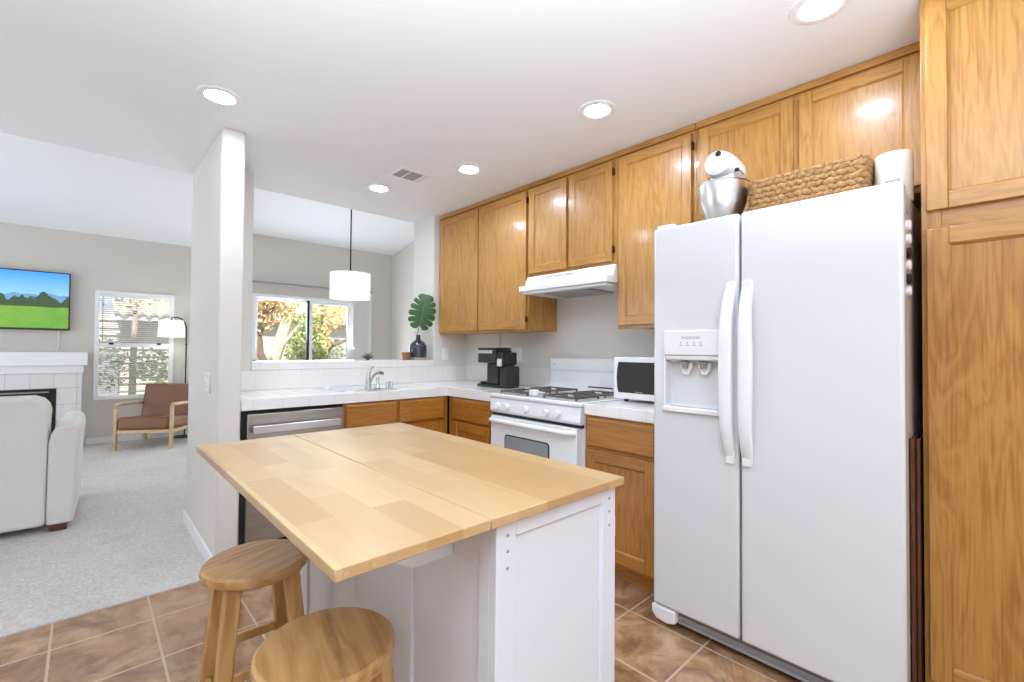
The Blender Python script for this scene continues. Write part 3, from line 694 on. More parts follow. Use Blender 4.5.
obj('lid', stadium(-.795, -.985, .084, zb + .2885, zb + .308), 'black', k, bev=.008)
obj('reservoir', boxes(cb(-1.012, -1.10, -.372, -.228, zb, zb + .165)), 'black', k, bev=.016, seg=3)
obj('tank_top', boxes(cb(-.9865, -1.06, -.375, -.225, zb + .175, zb + .272)), 'black', k, bev=.008)
obj('tank_neck', boxes(cb(-1.0302, -1.052, -.352, -.248, zb + .1655, zb + .1747)), 'black', k)
obj('silver_latch', boxes(((-.390, -1.055, zb + .166), (-.3755, -1.008, zb + .225))), 'chrome', k, bev=.003)

# ------------------------------------------------------------------ microwave
k = thing('microwave', 'small white countertop microwave tucked beside the fridge', 'microwave', (-.23, -2.31, ZT))
my0, my1, mx, mz0, mz1 = -2.082, -2.525, -.415, .935, 1.178
obj('body', boxes(((mx + .03, my1, mz0), (-.06, my0, mz1))), 'applp', k, bev=.004)
for yy in (my0 - .05, my1 + .05):
    for xx in (mx + .06, -.1): obj('foot', cyl(B(), (xx, yy, ZT + .0005), (xx, yy, mz0 - .0003), .014, n=14), 'black', k)
md_ = obj('door', boxes(((mx, my1 + .10, mz0 + .004), (mx + .0295, my0, mz1))), 'applp', k, bev=.006)
bm = B(); cw = (my0 - .03 + my1 + .115) / 2
T = frame_T((mx - .0003, my0 - .165, (mz0 + mz1) / 2 + .004), (0, -1, 0), (0, 0, 1), (-1, 0, 0))
pts = [(-.13, -.085), (.15, -.085), (.15, .09), (-.13, .09), (-.138, .05), (-.141, 0), (-.138, -.05)]
obj('window', prism(B(), pts, 0, .002, 2, 0, T), 'dglass', md_)
obj('maker_mark', box(B(), (-.02, -.0815, .0021), (.03, -.0765, .0024), 0, T), 'greyg', md_)
obj('control_panel', boxes(((mx, my1, mz0 + .004), (mx + .0295, my1 + .099, mz1))), 'greyg', k, bev=.005)

# ------------------------------------------------------------------ fridge
F = thing('refrigerator', 'white side-by-side refrigerator with ice and water dispenser', 'refrigerator', (-.42, -3.0, 0))
fl, fr, fs, fz0, fz1 = -2.563, -3.436, -2.938, .088, 1.768
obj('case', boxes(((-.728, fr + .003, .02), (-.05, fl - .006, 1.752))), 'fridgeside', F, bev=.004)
obj('gasket', boxes(((-.7332, fr + .008, .10), (-.7283, fl - .014, 1.745))), 'gap', F)
# freezer door built around the dispenser recess
ry0, ry1, rz0, rz1 = -2.622, -2.862, .975, 1.20
xd = -.800
bm = B()
def doorpiece(bm, y0, y1, z0, z1): box(bm, (xd, y1, z0), (-.7335, y0, z1))
# single closed mesh with a pocket
ys = [fl, ry0, ry1, fs + .004]; zs = [fz0, rz0, rz1, fz1]
def gv(bm, cache, x, y, z):
    key = (round(x, 4), round(y, 4), round(z, 4))
    if key not in cache: cache[key] = bm.verts.new((x, y, z))
    return cache[key]
cache = {}; xb_, xr = -.7335, -.745
for i in range(3):
    for j in range(3):
        q = lambda x: [gv(bm, cache, x, ys[i], zs[j]), gv(bm, cache, x, ys[i + 1], zs[j]), gv(bm, cache, x, ys[i + 1], zs[j + 1]), gv(bm, cache, x, ys[i], zs[j + 1])]
        bm.faces.new(q(xb_))
        bm.faces.new(q(xr if (i, j) == (1, 1) else xd))
for a in range(3):
    for (yy) in (ys[0], ys[3]): bm.faces.new([gv(bm, cache, xd, yy, zs[a]), gv(bm, cache, xb_, yy, zs[a]), gv(bm, cache, xb_, yy, zs[a + 1]), gv(bm, cache, xd, yy, zs[a + 1])])
    for (zz) in (zs[0], zs[3]): bm.faces.new([gv(bm, cache, xd, ys[a], zz), gv(bm, cache, xb_, ys[a], zz), gv(bm, cache, xb_, ys[a + 1], zz), gv(bm, cache, xd, ys[a + 1], zz)])
for yy in (ry0, ry1): bm.faces.new([gv(bm, cache, xd, yy, rz0), gv(bm, cache, xr, yy, rz0), gv(bm, cache, xr, yy, rz1), gv(bm, cache, xd, yy, rz1)])
for zz in (rz0, rz1): bm.faces.new([gv(bm, cache, xd, ry0, zz), gv(bm, cache, xr, ry0, zz), gv(bm, cache, xr, ry1, zz), gv(bm, cache, xd, ry1, zz)])
fd = obj('freezer_door', bm, 'fridge', F, bev=.012, seg=4)
rd = obj('fridge_door', boxes(((xd, fr, fz0), (-.7335, fs - .004, fz1))), 'fridge', F, bev=.012, seg=4)
T = frame_T((xd, fl - .055, 0), (0, -1, 0), (0, 0, 1), (-1, 0, 0))   # u: across to the right, n: out
ds = obj('dispenser', box(B(), (0, 1.198, .0005), (.255, 1.305, .010), 0, T), 'applp', fd, bev=.005)
bm = B(); prism(bm, ((.195 + 0, .0), ), 0, 1) if False else None
bm = boxes(); box(bm, (0, .955, .0005), (.255, .975, .020), 0, T); box(bm, (0, .975, .0005), (.006, 1.198, .008), 0, T); box(bm, (.249, .975, .0005), (.255, 1.198, .008), 0, T)
obj('dispenser_tray', bm, 'applp', fd, bev=.004)
bm = B(); prism(bm, ((1.196, -.05), (1.196, .0095), (1.180, .006), (1.168, -.05)), .01, .245, 0, 0, T)
obj('dispenser_hood', bm, 'applp', fd, bev=.002)
for uu in (.085, .165):
    bm = B(); prism(bm, ((uu - .028, 1.168), (uu + .028, 1.168), (uu + .026, 1.145), (uu + .012, 1.115), (uu - .014, 1.115), (uu - .026, 1.145)), -.044, -.030, 2, 0, T)
    obj('dispenser_paddle', bm, 'applp', fd, bev=.004)
    bm = B(); lathe(bm, [(0, 0), (.018, 0), (.012, -.03), (0, -.03)], T @ Vector((uu, 1.1715, -.022)), 14)
    obj('spout', bm, 'greyg', fd, smooth=True)
def text_obj(name, s, size, T, mat, parent):
    cu = bpy.data.curves.new(name, 'FONT'); cu.body = s; cu.size = size; cu.align_x = 'CENTER'; cu.extrude = .0003
    to = bpy.data.objects.new(name + '_tmp', cu); COL.objects.link(to); dg = bpy.context.evaluated_depsgraph_get()
    me = bpy.data.meshes.new_from_object(to.evaluated_get(dg)); bpy.data.objects.remove(to); bpy.data.curves.remove(cu)
    bm = B(); bm.from_mesh(me); bpy.data.meshes.remove(me); bm.transform(T)
    return obj(name, bm, mat, parent)
text_obj('lettering', 'FRIGIDAIRE', .0165, T @ Matrix.Translation((.125, 1.268, .0104)), 'greyg', fd)
bm = B()
for k in range(4):
    for zz in (1.252, 1.240):
        if zz > 1.245: lathe(bm, [(0, 0), (.003, 0), (.003, .0004), (0, .0004)], T @ Vector((.082 + k * .029, zz, .0102)), 10, (-1, 0, 0))
        else: box(bm, (.075 + k * .029, zz, .0102), (.089 + k * .029, zz + .003, .0106), 0, T)
obj('dispenser_buttons', bm, 'greyg', fd)
def handle(name, yc, s, door):
    bm = B(); n = 22; rings = []
    for i in range(n + 1):
        t = i / n; z = .772 + t * (1.495 - .772)
        e = min(t, 1 - t) * 2
        out = .004 + .055 * (1 - (1 - min(1, e * 1.7)) ** 2)
        wv = .018 + .006 * math.sin(math.pi * t)
        yb = yc + s * .020 * (math.sin(math.pi * t) ** .7)
        # outer curved bar: section wv wide and .022 deep
        x1_ = xd - out; x0_ = min(xd + .002, x1_ + .026) if 0 < i < n else xd + .001
        if i in (0, n): x0_ = xd + .001
        rings.append([bm.verts.new(v) for v in ((x0_, yb - wv, z), (x1_ + .006, yb - wv, z), (x1_, yb - wv * .55, z), (x1_, yb + wv * .55, z), (x1_ + .006, yb + wv, z), (x0_, yb + wv, z))])
    for a, b_ in zip(rings, rings[1:]):
        for q in range(6): bm.faces.new((a[q], a[(q + 1) % 6], b_[(q + 1) % 6], b_[q]))
    bm.faces.new(rings[0]); bm.faces.new(rings[-1])
    # standing ends
    box(bm, (xd - .02, yc - .014, .776), (xd - .0003, yc + .014, .82)); box(bm, (xd - .02, yc - .014, 1.45), (xd - .0003, yc + .014, 1.49))
    return obj(name, bm, 'applp', door, bev=.003, seg=2)
handle('handle', fs + .030, .35, fd); handle('handle', fs - .030, -.35, rd)
obj('kick_grille', boxes(((-.765, fr + .02, .034), (-.7155, fl - .10, .080)), ((-.772, fr + .02, .030), (-.765, fl - .10, .042)), ((-.772, fr + .02, .058), (-.765, fl - .10, .066))), 'greyg', F)
bm = B(); prism(bm, ((-2.556, .084), (-2.556, .05), (-2.575, .022), (-2.63, .018), (-2.668, .030), (-2.668, .082)), -.80, -.716, 0)
obj('hinge_foot', bm, 'applp', F, bev=.008, seg=3)
obj('hinge_cover', boxes(((-.79, fl - .09, 1.7685), (-.70, fl - .012, 1.782))), 'appl', F, bev=.005)
obj('hinge_cover', boxes(((-.77, fr + .012, 1.7685), (-.70, fr + .05, 1.784))), 'greyg', F, bev=.005)
obj('wheel', cyl(B(), (-.66, fr + .06, .02), (-.66, fr + .1, .02), .02, n=16), 'black', F)
obj('wheel', cyl(B(), (-.66, fl - .1, .02), (-.66, fl - .06, .02), .02, n=16), 'black', F)
# magnets on the side
for q, (zz, rr_, mm, lab) in enumerate(((1.70, .026, 'greyg', 'large grey round magnet, topmost on the fridge side'), (1.638, .017, 'applp', 'white round magnet, second from the top on the fridge side'), (1.592, .017, 'applp', 'white round magnet, third from the top on the fridge side'),
     (1.545, .018, 'blackm', 'dark round magnet, fourth from the top on the fridge side'), (1.505, .016, 'applp', 'white round magnet, fifth from the top on the fridge side'), (1.460, .018, 'blackm', 'dark round magnet, sixth from the top on the fridge side'), (1.420, .016, 'applp', 'white round magnet, lowest on the fridge side'))):
    xx = -.708
    bm = lathe(B(), [(0, 0), (rr_, 0), (rr_, .005 if q == 0 else .009), (rr_ * .7, .007 if q == 0 else .012), (0, .008 if q == 0 else .012)], (xx, fr + .0027, zz), 20, (0, -1, 0))
    tag(obj('fridge_magnet', bm, mm, smooth=True), lab, 'magnet', 'magnets on the fridge side')
# boards between fridge and pantry
for q, (x0_, x1_, yy, hh, lab) in enumerate(((-.70, -.30, -3.4365, .935, 'dark brown wooden board standing against the fridge side, nearer the fridge'), (-.655, -.25, -3.4465, .93, 'dark brown wooden board standing in the gap, nearer the pantry'))):
    tag(obj('wooden_board', boxes(((x0_, yy - .0085, .0005), (x1_, yy, hh))), 'walnut', bev=.002), lab, 'board', 'boards in the gap beside the fridge')

# ------------------------------------------------------------------ on top of the fridge
ztop = 1.7525
k = thing('stand_mixer', 'white stand mixer with steel bowl on top of the fridge', 'mixer', (-.58, -2.79, ztop))
cx_, cy_ = -.605, -2.792
bm = lathe(B(), [(0, .0), (.045, .0), (.05, .010), (.075, .042), (.096, .092), (.105, .145), (.107, .178), (.111, .181), (.109, .184), (.103, .180), (.101, .145), (.091, .092), (.07, .048), (.045, .02), (0, .014)], (cx_, cy_, ztop + .023), 40)
obj('bowl', bm, 'steel', k, smooth=True)
dv = Vector((.995, .06, 0)).normalized(); sv = Vector((-dv.y, dv.x, 0))
T = frame_T((cx_, cy_, ztop), dv, sv, (0, 0, 1))
bm = B()
prism(bm, [(.07 + a * 1.25, b_) for a, b_ in rrect(.25, .17, .08, 8)], .0005, .022, 2, 0, T)
obj('base', bm, 'appl', k, bev=.006)
bm = B(); box(bm, (.125, -.045, .0222), (.195, .045, .25), 0, T)
obj('column', bm, 'appl', k, bev=.02, seg=4)
bm = lathe(B(), [(0, -.095), (.03, -.092), (.052, -.075), (.063, -.035), (.067, .03), (.066, .10), (.058, .15), (.04, .18), (0, .19)], T @ Vector((0, 0, .288)), 28, dv)
hd = obj('head', bm, 'appl', k, smooth=True)
bm = lathe(B(), [(0, 0), (.050, 0), (.052, .004), (.052, .012), (.050, .016), (0, .016)], T @ Vector((-.0, 0, .205)), 26)
obj('planetary_hub', lathe(B(), [(0, 0), (.049, 0), (.052, .02), (.050, .028), (0, .028)], T @ Vector((0, 0, .2215)), 26), 'appl', k, smooth=True)
obj('chrome_collar', bm, 'chrome', k, smooth=True)
bm = lathe(B(), [(.058, -.004), (.0655, -.003), (.0655, .003), (.058, .004), (.058, -.004)], T @ Vector((.045, 0, .268)), 40, sx=2.02)
obj('trim_band', bm, 'chrome', k, smooth=True)
cd_ = (Vector((-2.69, -3.66, 1.2)) - Vector((cx_, cy_, 2.05))); cd_.z = 0; cd_.normalize()
sdv = Vector((-sv.x, -sv.y, 0))
obj('hub_knob', cyl(B(), T @ Vector((-.070, -.012, .314)), T @ Vector((-.096, -.014, .320)), .012, n=16), 'black', k, smooth=True)
obj('speed_knob', cyl(B(), T @ Vector((-.01, -.050, .262)), T @ Vector((-.014, -.071, .259)), .008, n=12), 'black', k, smooth=True)
obj('beater_shaft', cyl(B(), T @ Vector((0, 0, .10)), T @ Vector((0, 0, .204)), .010, n=12), 'chrome', k, smooth=True)

# woven basket
def ell(bm, T, n=8):
    rings = []
    for h in range(7):
        a = math.pi * h / 6; r_ = math.sin(a)
        if h in (0, 6): rings.append([bm.verts.new(T @ Vector((-math.cos(a), 0, 0)))])
        else: rings.append([bm.verts.new(T @ Vector((-math.cos(a), r_ * math.cos(2 * math.pi * k / n), r_ * math.sin(2 * math.pi * k / n)))) for k in range(n)])
    for a, b in zip(rings, rings[1:]):
        for k in range(n):
            k2 = (k + 1) % n
            bm.faces.new((a[0], b[k], b[k2]) if len(a) == 1 else (a[k], a[k2], b[0]) if len(b) == 1 else (a[k], a[k2], b[k2], b[k]))
bx0, bx1, by0, by1, bz0, bh = -.655, -.375, -2.916, -3.318, ztop + .003, .160
def perim(s_, x0, x1, y0, y1, r_=.03):
    """point and tangent along a rounded rectangle (plan view)"""
    Lx, Ly = x1 - x0 - 2 * r_, y0 - y1 - 2 * r_; q = math.pi * r_ / 2
    segs = [Ly, q, Lx, q, Ly, q, Lx, q]; tot = sum(segs); s_ = s_ % tot; i = 0
    while s_ > segs[i]: s_ -= segs[i]; i += 1
    if i == 0: return Vector((x0, y0 - r_ - s_, 0)), math.atan2(-1, 0)
    if i == 1: a = s_ / r_; return Vector((x0 + r_ - r_ * math.cos(a), y1 + r_ - r_ * math.sin(a), 0)), -math.pi / 2 + a
    if i == 2: return Vector((x0 + r_ + s_, y1, 0)), 0
    if i == 3: a = s_ / r_; return Vector((x1 - r_ + r_ * math.sin(a), y1 + r_ - r_ * math.cos(a), 0)), a
    if i == 4: return Vector((x1, y1 + r_ + s_, 0)), math.pi / 2
    if i == 5: a = s_ / r_; return Vector((x1 - r_ + r_ * math.cos(a), y0 - r_ + r_ * math.sin(a), 0)), math.pi / 2 + a
    if i == 6: return Vector((x1 - r_ - s_, y0, 0)), math.pi
    a = s_ / r_; return Vector((x0 + r_ - r_ * math.sin(a), y0 - r_ + r_ * math.cos(a), 0)), math.pi + a
bt = 2 * (bx1 - bx0 - .06) + 2 * (by0 - by1 - .06) + 2 * math.pi * .03
k = thing('woven_basket', 'shallow woven seagrass basket on top of the fridge', 'basket', (-.52, -3.105, ztop))
bm = B(); rows = 7
for j in range(rows):
    nk = 46; zr = bz0 + .014 + j * (bh - .024) / (rows - 1); ins = .006 * (1 - j / rows)
    for i in range(nk):
        p, a = perim((i + .5 * (j % 2)) / nk * bt, bx0, bx1, by0, by1)
        ctr = Vector(((bx0 + bx1) / 2, (by0 + by1) / 2, 0)); p = ctr + (p - ctr) * (1 - ins / .2)
        L, Wd = .0215 * random.uniform(.9, 1.12), .0125 * random.uniform(.9, 1.1)
        Tm = Matrix.Translation((p.x, p.y, zr + random.uniform(-.0015, .0015))) @ Matrix.Rotation(a, 4, 'Z') @ Matrix.Rotation((.42 if j % 2 else -.42) + random.uniform(-.12, .12), 4, 'Y') @ Matrix.Diagonal((L, Wd * .8, Wd, 1))
        ell(bm, Tm)
wv_ = obj('woven_wall', bm, 'straw', k, smooth=True)
obj('basket_floor', boxes(((bx0 + .012, by1 + .012, bz0), (bx1 - .012, by0 - .012, bz0 + .008))), 'straw', k)
bm = B(); loop = [perim(i / 64 * bt, bx0, bx1, by0, by1)[0] + Vector((0, 0, bz0 + bh + .002)) for i in range(65)]
tube(bm, loop, .009, 8, cap=False)
for sgn in (0, 1):
    tube(bm, [p + Vector((0, 0, .006 + .002 * math.sin(i * 2.4 + sgn * 3.1))) + (p - Vector(((bx0 + bx1) / 2, (by0 + by1) / 2, p.z))).normalized() * .007 * math.cos(i * 2.4 + sgn * 3.1) for i, p in enumerate(loop)], .0055, 6, cap=False)
obj('rim_braid', bm, 'straw', k, smooth=True)
k = thing('paper_roll', 'cream white paper roll standing at the right end of the fridge top', 'paper roll', (-.565, -3.385, ztop))
obj('roll', lathe(B(), [(.02, .0), (.053, .0), (.054, .003), (.054, .172), (.052, .175), (.02, .175), (.02, .0)], (-.565, -3.383, ztop + .0005), 40), 'roll', k, smooth=True)
obj('core', lathe(B(), [(.0165, .001), (.0195, .001), (.0195, .174), (.0165, .174), (.0165, .001)], (-.565, -3.383, ztop + .0005), 24), 'straw', k, smooth=True)

# ------------------------------------------------------------------ island
I = thing('kitchen_island', 'white kitchen island with butcher block top and raised drop leaf', 'island', (-1.9, -2.43, 0))
ix0, ixs, ix1, iy0, iy1, iz = -2.4218, -2.1264, -1.6887, -1.8728, -2.9977, .90
TH = .020
obj('tabletop', boxes(((ixs + .001, iy1, iz - TH), (ix1, iy0, iz))), 'butcher', I, bev=.002)
lf = obj('drop_leaf', boxes(((ix0, iy1, iz - TH), (ixs - .001, iy0, iz))), 'butcher', I, bev=.002)
for xx in (-2.405, -2.362): obj('wood_plug', lathe(B(), [(0, 0), (.0042, 0), (.0042, .0006), (0, .0006)], (xx, iy1 - .0002, iz - .011), 14, (0, -1, 0)), 'ash', lf)
bx_, bxr, byn, byf = -2.10, -1.704, -2.982, -1.90
ZI = iz - TH - .0005
obj('core', boxes(((bx_ + .021, byn + .021, .08), (bxr - .021, byf, ZI))), 'cabw', I)
# end panel toward the camera (faces -y)
T = frame_T((bx_, byn + .0205, .03), (1, 0, 0), (0, 0, 1), (0, -1, 0))
ep = obj('end_panel', framed(B(), T, bxr - bx_, ZI - .03, .020, .052, .036, .008, .006), 'cabw', I, bev=.002)
for xx in (-2.071, -1.731):
    for zz in (.851, .819, .786):
        obj('screw_hole', lathe(B(), [(0, 0), (.0034, 0), (.0034, .0006), (.002, .0006), (0, .0003)], (xx, byn - .0004, zz), 12, (0, -1, 0)), 'greyg', ep)
# side toward the stools (faces -x): posts, top rail, recessed panels
T = frame_T((bx_ + .0205, byf, .03), (0, -1, 0), (0, 0, 1), (-1, 0, 0)); L = byf - byn - .0215
hh = ZI - .03
bm = B()
def yv(y): return byf - y
for a, b_ in ((-1.905, -1.96), (-2.286, -2.345), (-2.60, -2.668), (-2.93, -2.9965 + .022)): box(bm, (yv(a) - .004, 0, 0), (min(yv(b_), L), hh, .020), 0, T)
for a, b_ in ((-1.9605, -2.2855), (-2.3455, -2.5995), (-2.6685, -2.9295)):
    box(bm, (yv(a) - .004, hh - .10, 0), (yv(b_) - .004, hh, .0195), 0, T); box(bm, (yv(a) - .004, 0, 0), (yv(b_) - .004, .07, .0195), 0, T)
    box(bm, (yv(a) - .004, .07, 0), (yv(b_) - .004, hh - .10, .011), 0, T)
obj('side_panel', bm, 'cabw', I, bev=.002)
# drawer side facing the range
T = frame_T((bxr - .0205, byn + .0215, .03), (0, 1, 0), (0, 0, 1), (1, 0, 0))
bm = B(); framed(bm, T, (byf - byn) / 2 - .012, hh, .019, .06, .06); T2 = T @ Matrix.Translation(((byf - byn) / 2 - .010, 0, 0)); framed(bm, T2, (byf - byn) / 2 - .012, hh, .019, .06, .06)
obj('door_front', bm, 'cabw', I, bev=.002)
obj('hinge', boxes(((bxr - .0005, byn + .004, .748), (bxr + .006, byn + .018, .797))), 'steel', I, bev=.001)
# swing-out leaf supports
for yy in (-2.832, -2.05):
    bm = B(); prism(bm, ((bx_ - .0008, .776), (bx_ - .10, .776), (bx_ - .155, .808), (bx_ - .155, ZI), (bx_ - .0008, ZI)), yy - .009, yy + .009, 1)
    obj('leaf_support', bm, 'cabw', I, bev=.002)
for xx in (bx_ + .03, bxr - .03):
    for yy in (byn + .04, byf - .04):
        obj('foot', boxes(((xx - .025, yy - .025, .0005), (xx + .025, yy + .025, .0795))), 'cabw', I, bev=.003)

# ------------------------------------------------------------------ stools
def stool(label, loc, rz, zs_, leg_rz, seat_mat='stool'):
    t = thing('bar_stool', label, 'stool', loc, rz, 'round wooden stools at the island')
    rr_ = .141
    prof = [(0, zs_ - .034), (rr_ - .012, zs_ - .034), (rr_ - .003, zs_ - .028), (rr_, zs_ - .018), (rr_ - .002, zs_ - .007), (rr_ - .009, zs_ - .001), (rr_ - .02, zs_), (0, zs_ - .002)]
    obj('seat', lathe(B(), prof, (0, 0, 0), 56), seat_mat, t, smooth=True, local=True)
    def legpos(k, z):
        a = R(45 + 90 * k) + leg_rz; f_ = (zs_ - .036 - z) / (zs_ - .036); d_ = .105 + .075 * f_
        return Vector((d_ * math.cos(a), d_ * math.sin(a), z))
    for k in range(4):
        a = R(45 + 90 * k) + leg_rz
        bm = bar(B(), legpos(k, .0005), legpos(k, zs_ - .0345), .034, .034, 0, .040, .040, xdir=(math.cos(a + R(45)), math.sin(a + R(45)), 0))
        obj('leg', bm, 'stool_leg', t, bev=.004, local=True)
    for k in range(4):
        z_ = .24 if k % 2 else .33
        p0, p1 = legpos(k, z_), legpos((k + 1) % 4, z_); d_ = (p1 - p0).normalized()
        obj('stretcher', bar(B(), p0 + d_ * .019, p1 - d_ * .019, .026, .018), 'stool_leg', t, bev=.004, local=True)
    return t
stool('round wooden stool tucked under the leaf, farther from the camera', (-2.308, -2.145, 0), R(20), .60, R(-22))
stool('round wooden stool with a dark grain streak, nearest the camera', (-2.306, -2.676, 0), R(78), .60, R(-50), 'stool_streak')

# ------------------------------------------------------------------ ceiling fixtures
LG = 'recessed ceiling lights'
for (x_, y_, lab) in ((-2.234, -1.071, 'recessed ceiling light in front of the wall end'), (-.81, -2.251, 'recessed ceiling light in front of the fridge mixer, largest in view'), (-.81, -1.19, 'recessed ceiling light nearest the range hood'),
                      (-1.078, -.421, 'recessed ceiling light above the sink, beside the air vent'), (-.822, -3.219, 'recessed ceiling light at the top edge beside the pantry')):
    t = thing('recessed_light', lab, 'ceiling light', (x_, y_, ZC), 0, LG)
    obj('trim_ring', lathe(B(), [(.062, -.001), (.095, -.001), (.093, -.005), (.07, -.009), (.062, -.006), (.062, -.001)], (x_, y_, ZC), 36), 'trimw', t, smooth=True)
    obj('lens', lathe(B(), [(0, -.002), (.0615, -.002), (.0615, -.005), (0, -.006)], (x_, y_, ZC), 32), 'lens', t, smooth=True)
t = thing('air_vent', 'white ceiling air vent with dark louvres above the sink', 'vent', (-1.05, -.82, ZC), R(-0))
vx0, vx1, vy0, vy1 = -1.155, -.925, -.90, -.735
obj('frame', boxes(((vx0 - .02, vy0 - .02, ZC - .006), (vx1 + .02, vy1 + .02, ZC - .0006))), 'trimw', t, bev=.002)
obj('backing', boxes(((vx0 + .012, vy0 + .012, ZC - .0075), (vx0 + .075, vy1 - .012, ZC - .0063)), ((vx0 + .088, vy0 + .012, ZC - .0075), (vx1 - .055, vy1 - .012, ZC - .0063))), 'greyg', t)
bm = B()
for q in range(4): box(bm, (vx1 - .048 + q * .012, vy0 + .012, ZC - .011), (vx1 - .043 + q * .012, vy1 - .012, ZC - .0063))
obj('louvres', bm, 'applp', t)

# pendant
px_, py_ = -.46, 1.5
zc_p = 2.905 + .2 * (4.17 - py_)
t = thing('pendant_lamp', 'white drum pendant lamp hanging in the dining area', 'pendant lamp', (px_, py_, zc_p))
obj('shade', lathe(B(), [(.218, 1.785), (.221, 1.785), (.221, 2.075), (.218, 2.075), (.218, 1.785)], (px_, py_, 0), 48), 'shade', t, smooth=True)
obj('diffuser', lathe(B(), [(0, 1.795), (.216, 1.795), (.216, 1.798), (0, 1.798)], (px_, py_, 0), 40), 'shade', t)
obj('rod', cyl(B(), (px_, py_, 2.02), (px_, py_, zc_p - .03), .008, n=12), 'blackm', t, smooth=True)
obj('canopy', lathe(B(), [(0, -.035), (.06, -.03), (.065, .012), (0, .012)], (px_, py_, zc_p), 24), 'blackm', t, smooth=True)
obj('bulb', lathe(B(), [(0, 0), (.02, .006), (.03, .03), (.02, .06), (.012, .08), (0, .08)], (px_, py_, 1.90), 20), 'bulb', t, smooth=True)
bm = B()
for q in range(3):
    a = q * 2.094; bar(bm, (px_ + .009 * math.cos(a), py_ + .009 * math.sin(a), 2.06), (px_ + .217 * math.cos(a), py_ + .217 * math.sin(a), 2.06), .005, .005)
obj('shade_spider', bm, 'blackm', t)

# ------------------------------------------------------------------ on the ledge
zl = 1.1175
vx_, vy_ = -.494, -.047
v = thing('vase', 'dark bottle vase holding a monstera leaf on the pass-through ledge', 'vase', (vx_, vy_, zl))
obj('body', lathe(B(), [(0, .022), (.072, .022), (.078, .03), (.079, .10), (.074, .130), (.055, .158), (.03, .175), (.021, .186), (.019, .214), (.023, .224), (.019, .224), (.015, .21), (.015, .186), (0, .176)], (vx_, vy_, zl), 36), 'vase', v, smooth=True)
obj('foot', lathe(B(), [(0, .0), (.070, .0), (.072, .0215), (0, .0215)], (vx_, vy_, zl), 36), 'vaseb', v, smooth=True)
p = thing('monstera_leaf', 'large green split monstera leaf standing in the dark vase', 'leaf', (vx_, vy_, zl + .18))
o_ = Vector((vx_ + .008, vy_ - .01, zl + .315))
obj('stem', tube(B(), arc((vx_, vy_, zl + .183), (vx_ - .012, vy_, zl + .25), o_, 8), .004, 8), 'leaf', p, smooth=True)
bm = B(); vd = (Vector((-2.69, -3.66, 1.4)) - o_).normalized()
ua = Vector((0, 0, 1)).cross(vd).normalized(); va = vd.cross(ua)
up_ = (va * .96 + ua * .20).normalized(); rt_ = (ua * .96 - va * .20).normalized()
Lf = .275; HW = .125
def LP(u, w_): return o_ + up_ * u + rt_ * w_ + vd * (-.6 * w_ * w_ / .1 * .3 + .02 * math.sin(u / Lf * 3))
def rim(t_):
    """outline of one half, from the basal lobe (t=0) to the tip (t=1): (u, w)"""
    a = math.pi * (.02 + .98 * t_)
    u = Lf * (.43 - .60 * math.cos(a) * (1 if t_ > .5 else .98)); w_ = HW * math.sin(a) ** .62 * (1.10 - .28 * t_)
    return u, max(w_, .0)
def root(t_): return max(0, Lf * (t_ * 1.05 - .10)), 0.0
cuts = [.0, .20, .35, .49, .62, .75, 1.0]
for sg in (-1, 1):
    for q in range(6):
        ns, na = 6, 8
        def at(si, ai):
            f_ = si / ns; a_ = ai / na
            g_ = 0 if a_ < .45 else .30 * ((a_ - .45) / .55) ** .8
            lo_, hi_ = cuts[q], cuts[q + 1]
            if sg < 0: lo_, hi_ = min(1, lo_ + .02 * (q > 0)), min(1, hi_ + .02 * (q < 5))
            gl, gh = (g_ if q > 0 else 0), (g_ if q < 5 else 0)
            t_ = lo_ + (hi_ - lo_) * (gl / 2 + f_ * (1 - gl / 2 - gh / 2))
            ru, rw = rim(t_); bu, bw = root(lo_ + (hi_ - lo_) * f_)
            rnd_ = 1 - .10 * a_ * (abs(f_ - .5) * 2) ** 3
            e = a_ * rnd_
            return LP(bu + (ru - bu) * (e ** 1.15), sg * (bw + (rw - bw) * e))
        gr = [[bm.verts.new(at(i, j)) for j in range(na + 1)] for i in range(ns + 1)]
        for i in range(ns):
            for j in range(na): bm.faces.new((gr[i][j], gr[i + 1][j], gr[i + 1][j + 1], gr[i][j + 1]))
bmesh.ops.remove_doubles(bm, verts=bm.verts, dist=.0008)
lo = obj('blade', bm, 'leaf', p, smooth=True, ang=80)
sm = lo.modifiers.new('thickness', 'SOLIDIFY'); sm.thickness = .0016
obj('midrib', tube(B(), [LP(Lf * q / 8, 0) + vd * .001 for q in range(9)], [.003 - .0003 * q for q in range(9)], 6), 'leafrib', p, smooth=True)
tag(obj('votive_cup', lathe(B(), [(0, 0), (.030, 0), (.034, .004), (.044, .068), (.041, .068), (.031, .008), (0, .006)], (-.612, -.045, zl), 28), 'cup', smooth=True), 'small copper brown votive cup left of the vase', 'cup')
bm = B()
for q in range(20):
    a = q * 2.4; el = R(25 + 60 * (q / 20)); L_ = random.uniform(.05, .075)
    d_ = Vector((math.cos(a) * math.cos(el), math.sin(a) * math.cos(el), math.sin(el)))
    b0 = Vector((-.935, .03, zl + .004))
    tube(bm, [b0, b0 + d_ * L_ * .5 + Vector((0, 0, .002)), b0 + d_ * L_], [.007, .005, .0006], 6)
lathe(bm, [(0, 0), (.012, 0), (.014, .006), (.008, .016), (0, .02)], (-.935, .03, zl), 12)
tag(obj('air_plant', bm, 'succ', smooth=True), 'tiny spiky grey-green air plant on the ledge below the pendant', 'plant')

